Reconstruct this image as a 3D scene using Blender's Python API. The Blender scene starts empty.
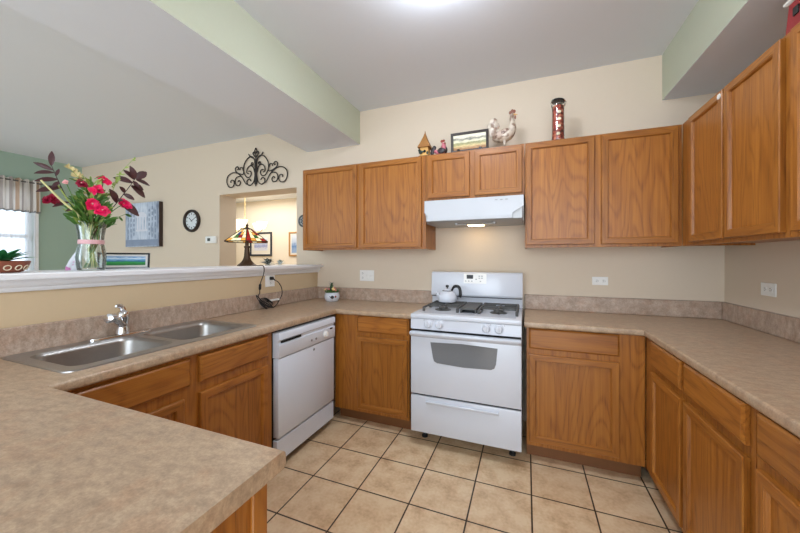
import bpy, bmesh, math, random
from mathutils import Vector, Matrix, noise
random.seed(7)
S = bpy.context.scene
COL = S.collection
PI = math.pi

# ------------------------------------------------------------------ camera
cam = bpy.data.cameras.new('camera')
cam.sensor_width = 36.0
cam.lens = 36.0 * 322.45 / 800.0
cam.shift_y = -0.0099
cam.clip_start = 0.02
camo = bpy.data.objects.new('camera', cam)
camo.location = (0, 0, 1.32)
camo.rotation_euler = (PI / 2, 0, 0.373794)
COL.objects.link(camo)
S.camera = camo

# ------------------------------------------------------------------ world, lights, exposure
w = bpy.data.worlds.new('world')
S.world = w
w.use_nodes = True
bg = w.node_tree.nodes['Background']
bg.inputs['Color'].default_value = (0.78, 0.89, 1.0, 1)
bg.inputs['Strength'].default_value = 2.75


def area(name, loc, rot, sx, sy, power, color):
    l = bpy.data.lights.new(name, 'AREA')
    l.shape = 'RECTANGLE'
    l.size = sx
    l.size_y = sy
    l.energy = power
    l.color = color
    o = bpy.data.objects.new(name, l)
    o.location = loc
    o.rotation_euler = rot
    COL.objects.link(o)
    return o


# added even fill light behind the camera, then daylight from the living room windows
area('rear_fill', (0.7, -2.3, 1.5), (PI / 2, 0, 0.5), 3.6, 2.2, 78, (0.84, 0.92, 1.0))
area('living_daylight', (-4.4, -2.4, 1.6), (PI / 2, 0, -0.25), 3.0, 2.0, 5, (0.9, 0.95, 1.0))
# warm light of the dining room beyond the opening
area('dining_light', (-4.1, 4.0, 2.40), (0, 0, 0), 2.6, 1.2, 34, (1.0, 0.95, 0.87))

vs = S.view_settings
vs.view_transform = 'Standard'
vs.look = 'None'
vs.exposure = 0.0
vs.gamma = 1.0
vs.use_curve_mapping = False


# ------------------------------------------------------------------ materials
def lin(c):
    if isinstance(c, str):
        c = c.lstrip('#')
        c = [int(c[i:i + 2], 16) / 255 for i in (0, 2, 4)]
    return tuple(x / 12.92 if x <= 0.04045 else ((x + 0.055) / 1.055) ** 2.4 for x in c) + (1.0,)


def newmat(name):
    m = bpy.data.materials.new(name)
    m.use_nodes = True
    nt = m.node_tree
    return m, nt, nt.nodes, nt.links, nt.nodes['Principled BSDF']


def simple(name, col, rough=0.5, metal=0.0, var=0.06, scale=30, bump=0.0, emit=None, estr=0.0, coat=0.0):
    m, nt, N, L, B = newmat(name)
    tc = N.new('ShaderNodeTexCoord')
    nz = N.new('ShaderNodeTexNoise')
    nz.inputs['Scale'].default_value = scale
    nz.inputs['Detail'].default_value = 3
    L.new(tc.outputs['Object'], nz.inputs['Vector'])
    mx = N.new('ShaderNodeMix')
    mx.data_type = 'RGBA'
    c = lin(col)
    mx.inputs[6].default_value = tuple(x * (1 - var) for x in c[:3]) + (1,)
    mx.inputs[7].default_value = tuple(min(1, x * (1 + var)) for x in c[:3]) + (1,)
    L.new(nz.outputs['Fac'], mx.inputs[0])
    L.new(mx.outputs[2], B.inputs['Base Color'])
    B.inputs['Roughness'].default_value = rough
    B.inputs['Metallic'].default_value = metal
    B.inputs['Coat Weight'].default_value = coat
    if bump:
        bp = N.new('ShaderNodeBump')
        bp.inputs['Strength'].default_value = bump
        bp.inputs['Distance'].default_value = 0.002
        L.new(nz.outputs['Fac'], bp.inputs['Height'])
        L.new(bp.outputs['Normal'], B.inputs['Normal'])
    if emit:
        B.inputs['Emission Color'].default_value = lin(emit)
        B.inputs['Emission Strength'].default_value = estr
    return m


def vmath(N, op):
    n = N.new('ShaderNodeVectorMath')
    n.operation = op
    return n


def fmath(N, L, op, a, b=None):
    n = N.new('ShaderNodeMath')
    n.operation = op
    for i, x in enumerate((a, b)):
        if x is None:
            continue
        if isinstance(x, (int, float)):
            n.inputs[i].default_value = x
        else:
            L.new(x, n.inputs[i])
    return n.outputs[0]


def ramp(N, L, src, stops):
    r = N.new('ShaderNodeValToRGB')
    e = r.color_ramp.elements
    while len(e) < len(stops):
        e.new(0.5)
    for el, (p, c) in zip(e, stops):
        el.position = p
        el.color = lin(c) if not isinstance(c, tuple) else c
    L.new(src, r.inputs['Fac'])
    return r.outputs['Color']


def oak(name, horizontal=False, light='#AA6C28', mid='#965A1D', dark='#64360F', bands=24.0):
    m, nt, N, L, B = newmat(name)
    tc = N.new('ShaderNodeTexCoord')
    oi = N.new('ShaderNodeObjectInfo')
    cx = N.new('ShaderNodeCombineXYZ')
    for i, k in enumerate((7.3, 3.1, 11.7)):
        L.new(fmath(N, L, 'MULTIPLY', oi.outputs['Random'], k), cx.inputs[i])
    ad = vmath(N, 'ADD')
    L.new(tc.outputs['Object'], ad.inputs[0])
    L.new(cx.outputs[0], ad.inputs[1])

    def scaled(a, b, c):
        s = vmath(N, 'MULTIPLY')
        L.new(ad.outputs[0], s.inputs[0])
        s.inputs[1].default_value = (c, b, a) if horizontal else (a, b, c)
        return s.outputs[0]

    def nz(vec, det, dist=0.0):
        n = N.new('ShaderNodeTexNoise')
        n.inputs['Scale'].default_value = 1.0
        n.inputs['Detail'].default_value = det
        n.inputs['Distortion'].default_value = dist
        L.new(vec, n.inputs['Vector'])
        return n.outputs['Fac']
    ring = fmath(N, L, 'SINE', fmath(N, L, 'MULTIPLY', nz(scaled(5.0, 5.0, 0.75), 1.5, 0.35), bands * 4.6))
    ring = fmath(N, L, 'MULTIPLY', fmath(N, L, 'ADD', ring, 1.0), 0.5)
    ring = fmath(N, L, 'POWER', ring, 4.0)
    streak = nz(scaled(70, 70, 1.6), 3)
    pore = nz(scaled(260, 260, 7), 2)
    pore = ramp(N, L, pore, [(0.50, (0, 0, 0, 1)), (0.62, (1, 1, 1, 1))])
    f = fmath(N, L, 'ADD', fmath(N, L, 'MULTIPLY', ring, 0.13), fmath(N, L, 'MULTIPLY', streak, 0.62))
    c = ramp(N, L, f, [(0.20, light), (0.42, mid), (0.82, dark)])
    mx = N.new('ShaderNodeMix')
    mx.data_type = 'RGBA'
    L.new(fmath(N, L, 'MULTIPLY', pore, fmath(N, L, 'ADD', fmath(N, L, 'MULTIPLY', ring, 0.38), 0.14)), mx.inputs[0])
    L.new(c, mx.inputs[6])
    mx.inputs[7].default_value = lin(dark)
    hv = N.new('ShaderNodeHueSaturation')
    L.new(mx.outputs[2], hv.inputs['Color'])
    L.new(fmath(N, L, 'ADD', fmath(N, L, 'MULTIPLY', oi.outputs['Random'], 0.16), 0.92), hv.inputs['Value'])
    L.new(hv.outputs[0], B.inputs['Base Color'])
    B.inputs['Roughness'].default_value = 0.36
    bp = N.new('ShaderNodeBump')
    bp.inputs['Strength'].default_value = 0.12
    bp.inputs['Distance'].default_value = 0.001
    L.new(pore, bp.inputs['Height'])
    L.new(bp.outputs['Normal'], B.inputs['Normal'])
    return m


OAKV = oak('oak_upright_grain')
OAKH = oak('oak_sideways_grain', True)


def laminate(name, cols, rough):
    m, nt, N, L, B = newmat(name)
    tc = N.new('ShaderNodeTexCoord')

    def nz(scale, det, mul=(1, 1, 1)):
        s = vmath(N, 'MULTIPLY')
        L.new(tc.outputs['Object'], s.inputs[0])
        s.inputs[1].default_value = mul
        n = N.new('ShaderNodeTexNoise')
        n.inputs['Scale'].default_value = scale
        n.inputs['Detail'].default_value = det
        n.inputs['Roughness'].default_value = 0.65
        L.new(s.outputs[0], n.inputs['Vector'])
        return n.outputs['Fac']
    f = fmath(N, L, 'ADD', fmath(N, L, 'MULTIPLY', nz(24, 6, (1, 1.9, 1)), 0.6), fmath(N, L, 'MULTIPLY', nz(190, 3), 0.4))
    c = ramp(N, L, f, [(0.36, cols[0]), (0.5, cols[1]), (0.64, cols[2])])
    tint = N.new('ShaderNodeMix')
    tint.data_type = 'RGBA'
    tint.blend_type = 'MULTIPLY'
    L.new(ramp(N, L, nz(13, 4), [(0.48, (0, 0, 0, 1)), (0.62, (1, 1, 1, 1))]), tint.inputs[0])
    L.new(c, tint.inputs[6])
    tint.inputs[7].default_value = (1.0, 0.93, 0.89, 1)
    L.new(tint.outputs[2], B.inputs['Base Color'])
    B.inputs['Roughness'].default_value = rough
    return m


LAM = laminate('laminate_worktop', ('#957F69', '#AC9379', '#BFA78B'), 0.36)
LAMS = laminate('laminate_upstand', ('#8E7967', '#AA9482', '#BFAA98'), 0.42)


def tile_mat():
    m, nt, N, L, B = newmat('ceramic_floor_tile')
    tc = N.new('ShaderNodeTexCoord')
    mp = N.new('ShaderNodeMapping')
    mp.inputs['Location'].default_value = (-0.026 + 0.308 * 30, -0.083 + 0.31 * 30, 0)
    L.new(tc.outputs['Object'], mp.inputs['Vector'])
    br = N.new('ShaderNodeTexBrick')
    br.offset = 0.0
    br.squash = 1.0
    br.inputs['Scale'].default_value = 1.0
    br.inputs['Brick Width'].default_value = 0.308
    br.inputs['Row Height'].default_value = 0.31
    br.inputs['Mortar Size'].default_value = 0.0042
    br.inputs['Mortar Smooth'].default_value = 0.1
    br.inputs['Color1'].default_value = (1, 1, 1, 1)
    br.inputs['Color2'].default_value = (0.9, 0.88, 0.86, 1)
    L.new(mp.outputs[0], br.inputs['Vector'])

    def nz(scale, det):
        n = N.new('ShaderNodeTexNoise')
        n.inputs['Scale'].default_value = scale
        n.inputs['Detail'].default_value = det
        L.new(tc.outputs['Object'], n.inputs['Vector'])
        return n.outputs['Fac']
    f = fmath(N, L, 'ADD', fmath(N, L, 'MULTIPLY', nz(9, 6), 0.7), fmath(N, L, 'MULTIPLY', nz(60, 4), 0.3))
    c = ramp(N, L, f, [(0.34, '#C8A57E'), (0.47, '#DEBE97'), (0.6, '#E9CFAA')])
    mu = N.new('ShaderNodeMix')
    mu.data_type = 'RGBA'
    mu.blend_type = 'MULTIPLY'
    mu.inputs[0].default_value = 1
    L.new(c, mu.inputs[6])
    L.new(br.outputs['Color'], mu.inputs[7])
    mx = N.new('ShaderNodeMix')
    mx.data_type = 'RGBA'
    L.new(br.outputs['Fac'], mx.inputs[0])
    L.new(mu.outputs[2], mx.inputs[6])
    mx.inputs[7].default_value = lin('#38240F')
    L.new(mx.outputs[2], B.inputs['Base Color'])
    B.inputs['Roughness'].default_value = 0.42
    bp = N.new('ShaderNodeBump')
    bp.inputs['Strength'].default_value = 0.5
    bp.inputs['Distance'].default_value = 0.002
    L.new(fmath(N, L, 'SUBTRACT', 1.0, br.outputs['Fac']), bp.inputs['Height'])
    L.new(bp.outputs['Normal'], B.inputs['Normal'])
    return m


TILE = tile_mat()
WALL = simple('beige_wall_paint', '#DBCBB6', 0.85, var=0.015, scale=60, bump=0.05)
WALLG = simple('sage_green_wall_paint', '#A0B5A5', 0.85, var=0.015, scale=60, bump=0.05)
WALLK = simple('pale_green_paint', '#BDC1AC', 0.85, var=0.015, scale=60)
WALLT = simple('tan_wall_paint', '#C9B290', 0.85, var=0.015, scale=60)
WALLD = simple('cream_dining_paint', '#F0E8DA', 0.85, var=0.015, scale=60)
CEIL = simple('flat_ceiling_paint', '#DFE4EB', 0.9, var=0.01, scale=50)
TRIM = simple('white_trim_paint', '#F3F4F7', 0.4, var=0.01)
ENAMEL = simple('white_enamel', '#D1D5DD', 0.22, var=0.01, coat=0.3)
ENAMELD = simple('white_dishwasher_enamel', '#DAE1EC', 0.22, var=0.01, coat=0.3)
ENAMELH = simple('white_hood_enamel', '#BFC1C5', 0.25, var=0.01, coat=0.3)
PLASTIC = simple('white_plastic', '#EFEEEA', 0.35, var=0.01)
BLACK = simple('black_gloss', '#111112', 0.25, var=0.1)
MATTE = simple('black_matte', '#1A1A1B', 0.6, var=0.1)
IRONG = simple('cast_iron_grate', '#4A4A48', 0.55, var=0.15, scale=80)
IRON = simple('dark_wrought_iron', '#2A221D', 0.5, var=0.2)
STEEL = simple('brushed_steel', '#B4B4B4', 0.33, 1.0, var=0.06, scale=60)
STEELB = simple('brushed_steel_basin', '#A5A29E', 0.36, 1.0, var=0.06, scale=60)
CHROME = simple('chrome', '#D8D8DA', 0.08, 1.0, var=0.0)
ALU = simple('grey_metal_mesh', '#A9A9A9', 0.45, 0.6, var=0.1, scale=300)
OVENG = simple('grey_oven_glass', '#77797B', 0.12, var=0.08, scale=120)
DARKGAP = simple('dark_gap', '#141312', 0.8)
GREYT = simple('grey_print', '#8C8C8C', 0.6)
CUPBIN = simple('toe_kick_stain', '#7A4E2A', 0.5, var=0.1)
BRONZE = simple('aged_bronze', '#4B3A2C', 0.4, 0.6, var=0.2)
DKFRAME = simple('dark_wood_frame', '#2C2019', 0.4, var=0.2)
GOLDF = simple('light_wood_frame', '#B98E58', 0.45, var=0.15)
PAPER = simple('white_mount', '#E8E7E2', 0.7, var=0.02)
CLAY = simple('red_clay', '#8A4A33', 0.55, var=0.12)
CREAMP = simple('cream_glaze', '#E5D6B8', 0.4, var=0.06)
SUCC = simple('succulent_green', '#2F7A45', 0.45, var=0.25, scale=20)
LEAFG = simple('leaf_green', '#4E7A33', 0.5, var=0.3, scale=25)
LEAFL = simple('lime_leaf_green', '#93A851', 0.5, var=0.25, scale=25)
LEAFP = simple('plum_leaf', '#4A2A2C', 0.42, var=0.3, scale=20)
STALK = simple('pale_stalk', '#CFCB8F', 0.5, var=0.1)
PLUME = simple('cream_plume', '#CFC08B', 0.7, var=0.2)
PINK = simple('hot_pink_petal', '#E8165C', 0.5, var=0.25, scale=25)
PINKD = simple('crimson_petal', '#9B1238', 0.5, var=0.25, scale=25)
PINKC = simple('pale_flower_heart', '#F3B6B4', 0.5, var=0.1)
SOILM = simple('potting_soil', '#2A1C14', 0.9, var=0.4, scale=120)
RIBBON = simple('pink_ribbon', '#D7A6A8', 0.5, var=0.1)
REDP = simple('barn_red_paint', '#9A2E33', 0.55, var=0.15)
WHITEP = simple('chalky_white_paint', '#E6E4DC', 0.6, var=0.05)
STRAW = simple('yellow_wood', '#D6A45B', 0.6, var=0.15)
ROOFW = simple('brown_shingle', '#9C6A35', 0.65, var=0.25, scale=60)
RUST = simple('rusty_red', '#8A3A2A', 0.6, var=0.2)
BRASS = simple('pale_brass', '#CDB98A', 0.3, 0.8, var=0.05)
BLUEF = simple('navy_frame', '#27303F', 0.4, var=0.1)
VALROD = simple('curtain_rod_grey', '#5C5652', 0.5)


def glassy(name, tint=(1, 1, 1), frac=0.12, rough=0.03):
    m, nt, N, L, B = newmat(name)
    out = N['Material Output']
    N.remove(B)
    tr = N.new('ShaderNodeBsdfTransparent')
    tr.inputs['Color'].default_value = tint + (1,)
    gl = N.new('ShaderNodeBsdfGlossy')
    gl.inputs['Roughness'].default_value = rough
    lw = N.new('ShaderNodeLayerWeight')
    lw.inputs['Blend'].default_value = 0.25
    tc = N.new('ShaderNodeTexCoord')
    nz = N.new('ShaderNodeTexNoise')
    nz.inputs['Scale'].default_value = 18
    L.new(tc.outputs['Object'], nz.inputs['Vector'])
    f = fmath(N, L, 'ADD', fmath(N, L, 'MULTIPLY', lw.outputs['Fresnel'], 0.8), fmath(N, L, 'MULTIPLY', nz.outputs['Fac'], frac))
    mx = N.new('ShaderNodeMixShader')
    L.new(f, mx.inputs[0])
    L.new(tr.outputs[0], mx.inputs[1])
    L.new(gl.outputs[0], mx.inputs[2])
    L.new(mx.outputs[0], out.inputs['Surface'])
    return m


GLASS = glassy('clear_glass', (0.95, 0.98, 0.97), 0.10)
PANE = glassy('window_pane', (0.96, 0.98, 1.0), 0.04)
PICG = None


def sheer_mat():
    m, nt, N, L, B = newmat('sheer_white_voile')
    out = N['Material Output']
    B.inputs['Base Color'].default_value = lin('#F2F1F3')
    B.inputs['Roughness'].default_value = 0.9
    tl = N.new('ShaderNodeBsdfTranslucent')
    tl.inputs['Color'].default_value = lin('#F4F4F8')
    m1 = N.new('ShaderNodeMixShader')
    m1.inputs[0].default_value = 0.6
    L.new(B.outputs[0], m1.inputs[1])
    L.new(tl.outputs[0], m1.inputs[2])
    tr = N.new('ShaderNodeBsdfTransparent')
    tc = N.new('ShaderNodeTexCoord')
    nz = N.new('ShaderNodeTexNoise')
    nz.inputs['Scale'].default_value = 400
    L.new(tc.outputs['Object'], nz.inputs['Vector'])
    mx = N.new('ShaderNodeMixShader')
    L.new(fmath(N, L, 'ADD', fmath(N, L, 'MULTIPLY', nz.outputs['Fac'], 0.3), 0.38), mx.inputs[0])
    L.new(tr.outputs[0], mx.inputs[1])
    L.new(m1.outputs[0], mx.inputs[2])
    L.new(mx.outputs[0], out.inputs['Surface'])
    return m


SHEER = sheer_mat()


def stripes_mat():
    m, nt, N, L, B = newmat('striped_valance_cloth')
    out = N['Material Output']
    tc = N.new('ShaderNodeTexCoord')
    sx = N.new('ShaderNodeSeparateXYZ')
    L.new(tc.outputs['Object'], sx.inputs[0])
    t = fmath(N, L, 'FRACT', fmath(N, L, 'MULTIPLY', sx.outputs['Y'], 5.2))
    r = N.new('ShaderNodeValToRGB')
    r.color_ramp.interpolation = 'CONSTANT'
    e = r.color_ramp.elements
    st = [(0.0, '#E2DAD2'), (0.16, '#AFA39B'), (0.3, '#ECE6E0'), (0.45, '#C7AA92'), (0.62, '#ECE6E0'), (0.75, '#B5AAA4'), (0.86, '#DCD3CB')]
    while len(e) < len(st):
        e.new(0.5)
    for el, (p, c) in zip(e, st):
        el.position = p
        el.color = lin(c)
    L.new(t, r.inputs['Fac'])
    L.new(r.outputs['Color'], B.inputs['Base Color'])
    B.inputs['Roughness'].default_value = 0.9
    tl = N.new('ShaderNodeBsdfTranslucent')
    L.new(r.outputs['Color'], tl.inputs['Color'])
    mx = N.new('ShaderNodeMixShader')
    mx.inputs[0].default_value = 0.35
    L.new(B.outputs[0], mx.inputs[1])
    L.new(tl.outputs[0], mx.inputs[2])
    L.new(mx.outputs[0], out.inputs['Surface'])
    return m


VALANCE = stripes_mat()


def spotted(name, base, spots, scale, lo=0.5, hi=0.56, rough=0.4, third=None):
    m, nt, N, L, B = newmat(name)
    tc = N.new('ShaderNodeTexCoord')
    nz = N.new('ShaderNodeTexNoise')
    nz.inputs['Scale'].default_value = scale
    nz.inputs['Detail'].default_value = 2
    L.new(tc.outputs['Object'], nz.inputs['Vector'])
    st = [(lo, base), (hi, spots)]
    if third:
        st.append((min(0.99, hi + 0.1), third))
    c = ramp(N, L, nz.outputs['Fac'], st)
    L.new(c, B.inputs['Base Color'])
    B.inputs['Roughness'].default_value = rough
    return m


ROOST = spotted('mottled_ceramic', '#CFC1B0', '#8E7461', 26, 0.46, 0.62, 0.4)
PEPPERS = spotted('dried_red_peppers', '#5E1A14', '#B2402E', 55, 0.4, 0.55, 0.35, '#D88A6A')
CITY = None


def canvas_city():
    m, nt, N, L, B = newmat('painted_street_scene')
    tc = N.new('ShaderNodeTexCoord')
    sx = N.new('ShaderNodeSeparateXYZ')
    L.new(tc.outputs['Object'], sx.inputs[0])
    s = vmath(N, 'MULTIPLY')
    L.new(tc.outputs['Object'], s.inputs[0])
    s.inputs[1].default_value = (26, 1, 7)
    nz = N.new('ShaderNodeTexNoise')
    nz.inputs['Scale'].default_value = 1.0
    nz.inputs['Detail'].default_value = 5
    L.new(s.outputs[0], nz.inputs['Vector'])
    side = fmath(N, L, 'MULTIPLY', fmath(N, L, 'ABSOLUTE', sx.outputs['X']), 1.5)
    f = fmath(N, L, 'ADD', fmath(N, L, 'MULTIPLY', nz.outputs['Fac'], 0.9), fmath(N, L, 'MULTIPLY', side, 0.55))
    c = ramp(N, L, f, [(0.38, '#D3DAE6'), (0.58, '#B9C4D4'), (0.74, '#9AA6B9'), (0.95, '#60657A')])
    L.new(c, B.inputs['Base Color'])
    B.inputs['Roughness'].default_value = 0.7
    return m


CITYM = canvas_city()


def banded_picture(name, stops, wob=0.06, scale=8):
    """soft horizontal bands of colour, wobbled by noise: a small landscape print"""
    m, nt, N, L, B = newmat(name)
    tc = N.new('ShaderNodeTexCoord')
    sx = N.new('ShaderNodeSeparateXYZ')
    L.new(tc.outputs['Generated'], sx.inputs[0])
    nz = N.new('ShaderNodeTexNoise')
    nz.inputs['Scale'].default_value = scale
    nz.inputs['Detail'].default_value = 4
    L.new(tc.outputs['Generated'], nz.inputs['Vector'])
    f = fmath(N, L, 'ADD', sx.outputs['Z'], fmath(N, L, 'MULTIPLY', fmath(N, L, 'SUBTRACT', nz.outputs['Fac'], 0.5), wob * 6))
    c = ramp(N, L, f, stops)
    L.new(c, B.inputs['Base Color'])
    B.inputs['Roughness'].default_value = 0.4
    return m


FARM = banded_picture('farm_landscape', [(0.08, '#A8784A'), (0.25, '#D9C48A'), (0.42, '#8A8A5A'), (0.55, '#E9E1C0'), (0.7, '#6A6A5E'), (0.85, '#E6DDC4')])
LAKE = banded_picture('lake_landscape', [(0.1, '#1E7A3A'), (0.32, '#3BA04A'), (0.45, '#2E6A9A'), (0.62, '#7AB6DC'), (0.8, '#DCEBF4'), (0.95, '#3E8AC8')])
SKETCH = banded_picture('blue_print', [(0.15, '#D8DEF0'), (0.35, '#8E9AD0'), (0.5, '#C9D0EA'), (0.7, '#A6B0DC'), (0.9, '#E6E9F4')], 0.08, 10)
SKETCHB = banded_picture('blue_river_print', [(0.15, '#8EA8D0'), (0.4, '#5E86C0'), (0.6, '#B6C8E2'), (0.9, '#D6DEEC')], 0.08, 6)


def lampglass(name, col, e):
    m = simple(name, col, 0.25, var=0.2, scale=30, emit=col, estr=e)
    return m


LG = [lampglass('cream_lamp_glass', '#F6E6B8', 0.75), lampglass('amber_lamp_glass', '#E8A848', 0.5), lampglass('red_lamp_glass', '#A81E1A', 0.3),
      lampglass('green_lamp_glass', '#4C7A3A', 0.25), lampglass('blue_lamp_glass', '#2E4C8A', 0.25)]
BOWL = simple('frosted_bowl_glass', '#FFFFFF', 0.4, var=0.0, emit='#EAF2FF', estr=60.0)
SHADEG = simple('frosted_shade_glass', '#FFF6E6', 0.4, var=0.0, emit='#FFE9C4', estr=2.6)
LENS = simple('lit_hood_lens', '#FFF0D8', 0.4, var=0.0, emit='#FFD9A0', estr=11)


# ------------------------------------------------------------------ mesh tools
class MB:
    def __init__(s):
        s.v, s.f, s.m = [], [], []

    def add(s, vs, fs, mi=0):
        b = len(s.v)
        s.v += [tuple(v) for v in vs]
        for f in fs:
            s.f.append(tuple(i + b for i in f))
            s.m.append(mi)
        return s

    def bm(s, bm, mi=0, M=None):
        bm.verts.ensure_lookup_table()
        bm.verts.index_update()
        s.add([(M @ v.co) if M else v.co.copy() for v in bm.verts], [[v.index for v in f.verts] for f in bm.faces], mi)
        bm.free()
        return s

    def box(s, x0, x1, y0, y1, z0, z1, bev=0.0, mi=0, seg=1, M=None):
        bm = bmesh.new()
        bmesh.ops.create_cube(bm, size=1.0)
        for v in bm.verts:
            v.co = Vector(((x0 + x1) / 2 + v.co.x * (x1 - x0), (y0 + y1) / 2 + v.co.y * (y1 - y0), (z0 + z1) / 2 + v.co.z * (z1 - z0)))
        if bev:
            bmesh.ops.bevel(bm, geom=bm.edges[:], offset=bev, segments=seg, affect='EDGES', profile=0.5)
        return s.bm(bm, mi, M)

    def rings(s, rings, mi=0, cap0=True, cap1=True, closed=True):
        n = len(rings[0])
        vs = [p for r in rings for p in r]
        fs = []
        for i in range(len(rings) - 1):
            for j in range(n if closed else n - 1):
                k = (j + 1) % n
                fs.append((i * n + j, i * n + k, (i + 1) * n + k, (i + 1) * n + j))
        if cap0 and closed:
            fs.append(tuple(range(n - 1, -1, -1)))
        if cap1 and closed:
            fs.append(tuple((len(rings) - 1) * n + j for j in range(n)))
        return s.add(vs, fs, mi)

    def lathe(s, prof, c=(0, 0, 0), seg=24, mi=0, M=None, cap=True):
        """prof: (radius, height) pairs, turned about the upright axis through c"""
        rs = []
        for r, z in prof:
            ring = []
            for k in range(seg):
                a = 2 * PI * k / seg
                p = Vector((r * math.cos(a), r * math.sin(a), z))
                if M:
                    p = M @ p
                ring.append(p + Vector(c))
            rs.append(ring)
        return s.rings(rs, mi, cap, cap)

    def tube(s, pts, r, seg=8, mi=0, caps=True, squash=1.0):
        pts = [Vector(p) for p in pts]
        if not hasattr(r, '__len__'):
            r = [r] * len(pts)
        t0 = (pts[1] - pts[0]).normalized()
        up = Vector((0, 0, 1)) if abs(t0.z) < 0.9 else Vector((1, 0, 0))
        nrm = t0.cross(up).normalized()
        rs = []
        for i, p in enumerate(pts):
            a = pts[max(0, i - 1)]
            b = pts[min(len(pts) - 1, i + 1)]
            t = (b - a).normalized()
            nrm = (nrm - t * nrm.dot(t)).normalized()
            bn = t.cross(nrm)
            rs.append([p + nrm * (r[i] * math.cos(2 * PI * k / seg)) + bn * (r[i] * squash * math.sin(2 * PI * k / seg)) for k in range(seg)])
        return s.rings(rs, mi, caps, caps)

    def ball(s, c, r, mi=0, sx=1, sy=1, sz=1, seg=14, rings=9, M=None):
        rs = []
        for i in range(1, rings):
            a = PI * i / rings
            ring = []
            for k in range(seg):
                b = 2 * PI * k / seg
                p = Vector((r * sx * math.sin(a) * math.cos(b), r * sy * math.sin(a) * math.sin(b), -r * sz * math.cos(a)))
                if M:
                    p = M @ p
                ring.append(p + Vector(c))
            rs.append(ring)
        return s.rings(rs, mi)

    def prism(s, poly, axis, a0, a1, mi=0, bev=0.0):
        """a 2-D outline pushed along an axis ('x': outline is y,z; 'y': x,z; 'z': x,y)"""
        def P(u, v, a):
            return {'x': (a, u, v), 'y': (u, a, v), 'z': (u, v, a)}[axis]
        bm = bmesh.new()
        vs = [bm.verts.new(P(u, v, a0)) for u, v in poly]
        f = bm.faces.new(vs)
        r = bmesh.ops.extrude_face_region(bm, geom=[f])
        d = Vector(P(0, 0, a1)) - Vector(P(0, 0, a0))
        bmesh.ops.translate(bm, verts=[e for e in r['geom'] if isinstance(e, bmesh.types.BMVert)], vec=d)
        bmesh.ops.recalc_face_normals(bm, faces=bm.faces[:])
        if bev:
            bmesh.ops.bevel(bm, geom=bm.edges[:], offset=bev, segments=1, affect='EDGES')
        return s.bm(bm, mi)

    def leaf(s, base, d, up, L, W, curl=0.25, mi=0, n=5):
        d = Vector(d).normalized()
        up = Vector(up)
        side = d.cross(up)
        if side.length < 1e-4:
            side = d.cross(Vector((1, 0, 0)))
        side.normalize()
        nn = side.cross(d).normalized()
        vs = []
        for i in range(n + 1):
            t = i / n
            wv = W * 0.5 * (math.sin(PI * min(1, t * 0.92 + 0.06)) ** 0.8)
            c = Vector(base) + d * (L * t) - nn * (curl * L * t * t)
            vs += [c - side * wv + nn * wv * 0.3, c, c + side * wv + nn * wv * 0.3]
        fs = []
        for i in range(n):
            o = i * 3
            fs += [(o, o + 1, o + 4, o + 3), (o + 1, o + 2, o + 5, o + 4)]
        return s.add(vs, fs, mi)


XF = {}


def wmat(o):
    return XF.get(o.name, Matrix.Identity(4))


def obj(name, mb, mats, parent=None, world=True, origin=None, recalc=True, smooth=True, ang=38):
    """link the collected shape as ONE mesh object; world=True: its points are room coordinates"""
    me = bpy.data.meshes.new(name)
    M = wmat(parent) if parent else Matrix.Identity(4)
    vs = [Vector(v) for v in mb.v]
    if parent and world:
        Mi = M.inverted()
        vs = [Mi @ v for v in vs]
    off = Vector((0, 0, 0))
    if origin is not None:
        off = Vector(origin)
        if parent and world:
            off = M.inverted() @ off
        vs = [v - off for v in vs]
    me.from_pydata([tuple(v) for v in vs], [], mb.f)
    if not isinstance(mats, (list, tuple)):
        mats = [mats]
    for m in mats:
        me.materials.append(m)
    me.polygons.foreach_set('material_index', mb.m)
    if recalc:
        bm = bmesh.new()
        bm.from_mesh(me)
        bmesh.ops.recalc_face_normals(bm, faces=bm.faces[:])
        bm.to_mesh(me)
        bm.free()
    if smooth:
        me.shade_smooth()
        me.set_sharp_from_angle(angle=math.radians(ang))
    o = bpy.data.objects.new(name, me)
    COL.objects.link(o)
    o.location = off
    if parent:
        o.parent = parent
    XF[o.name] = M @ Matrix.Translation(off)
    return o


def tag(o, label, cat, group=None):
    o['label'] = label
    o['category'] = cat
    if group:
        o['group'] = group
    return o


def thing(name, label, cat, loc=(0, 0, 0), rz=0.0, group=None):
    o = bpy.data.objects.new(name, None)
    o.empty_display_size = 0.05
    COL.objects.link(o)
    o.location = loc
    o.rotation_euler = (0, 0, rz)
    XF[o.name] = Matrix.Translation(loc) @ Matrix.Rotation(rz, 4, 'Z')
    return tag(o, label, cat, group)


def struct(name, mb, mats, parent=None, **k):
    o = obj(name, mb, mats, parent, **k)
    if not parent:
        o['kind'] = 'structure'
    return o


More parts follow.
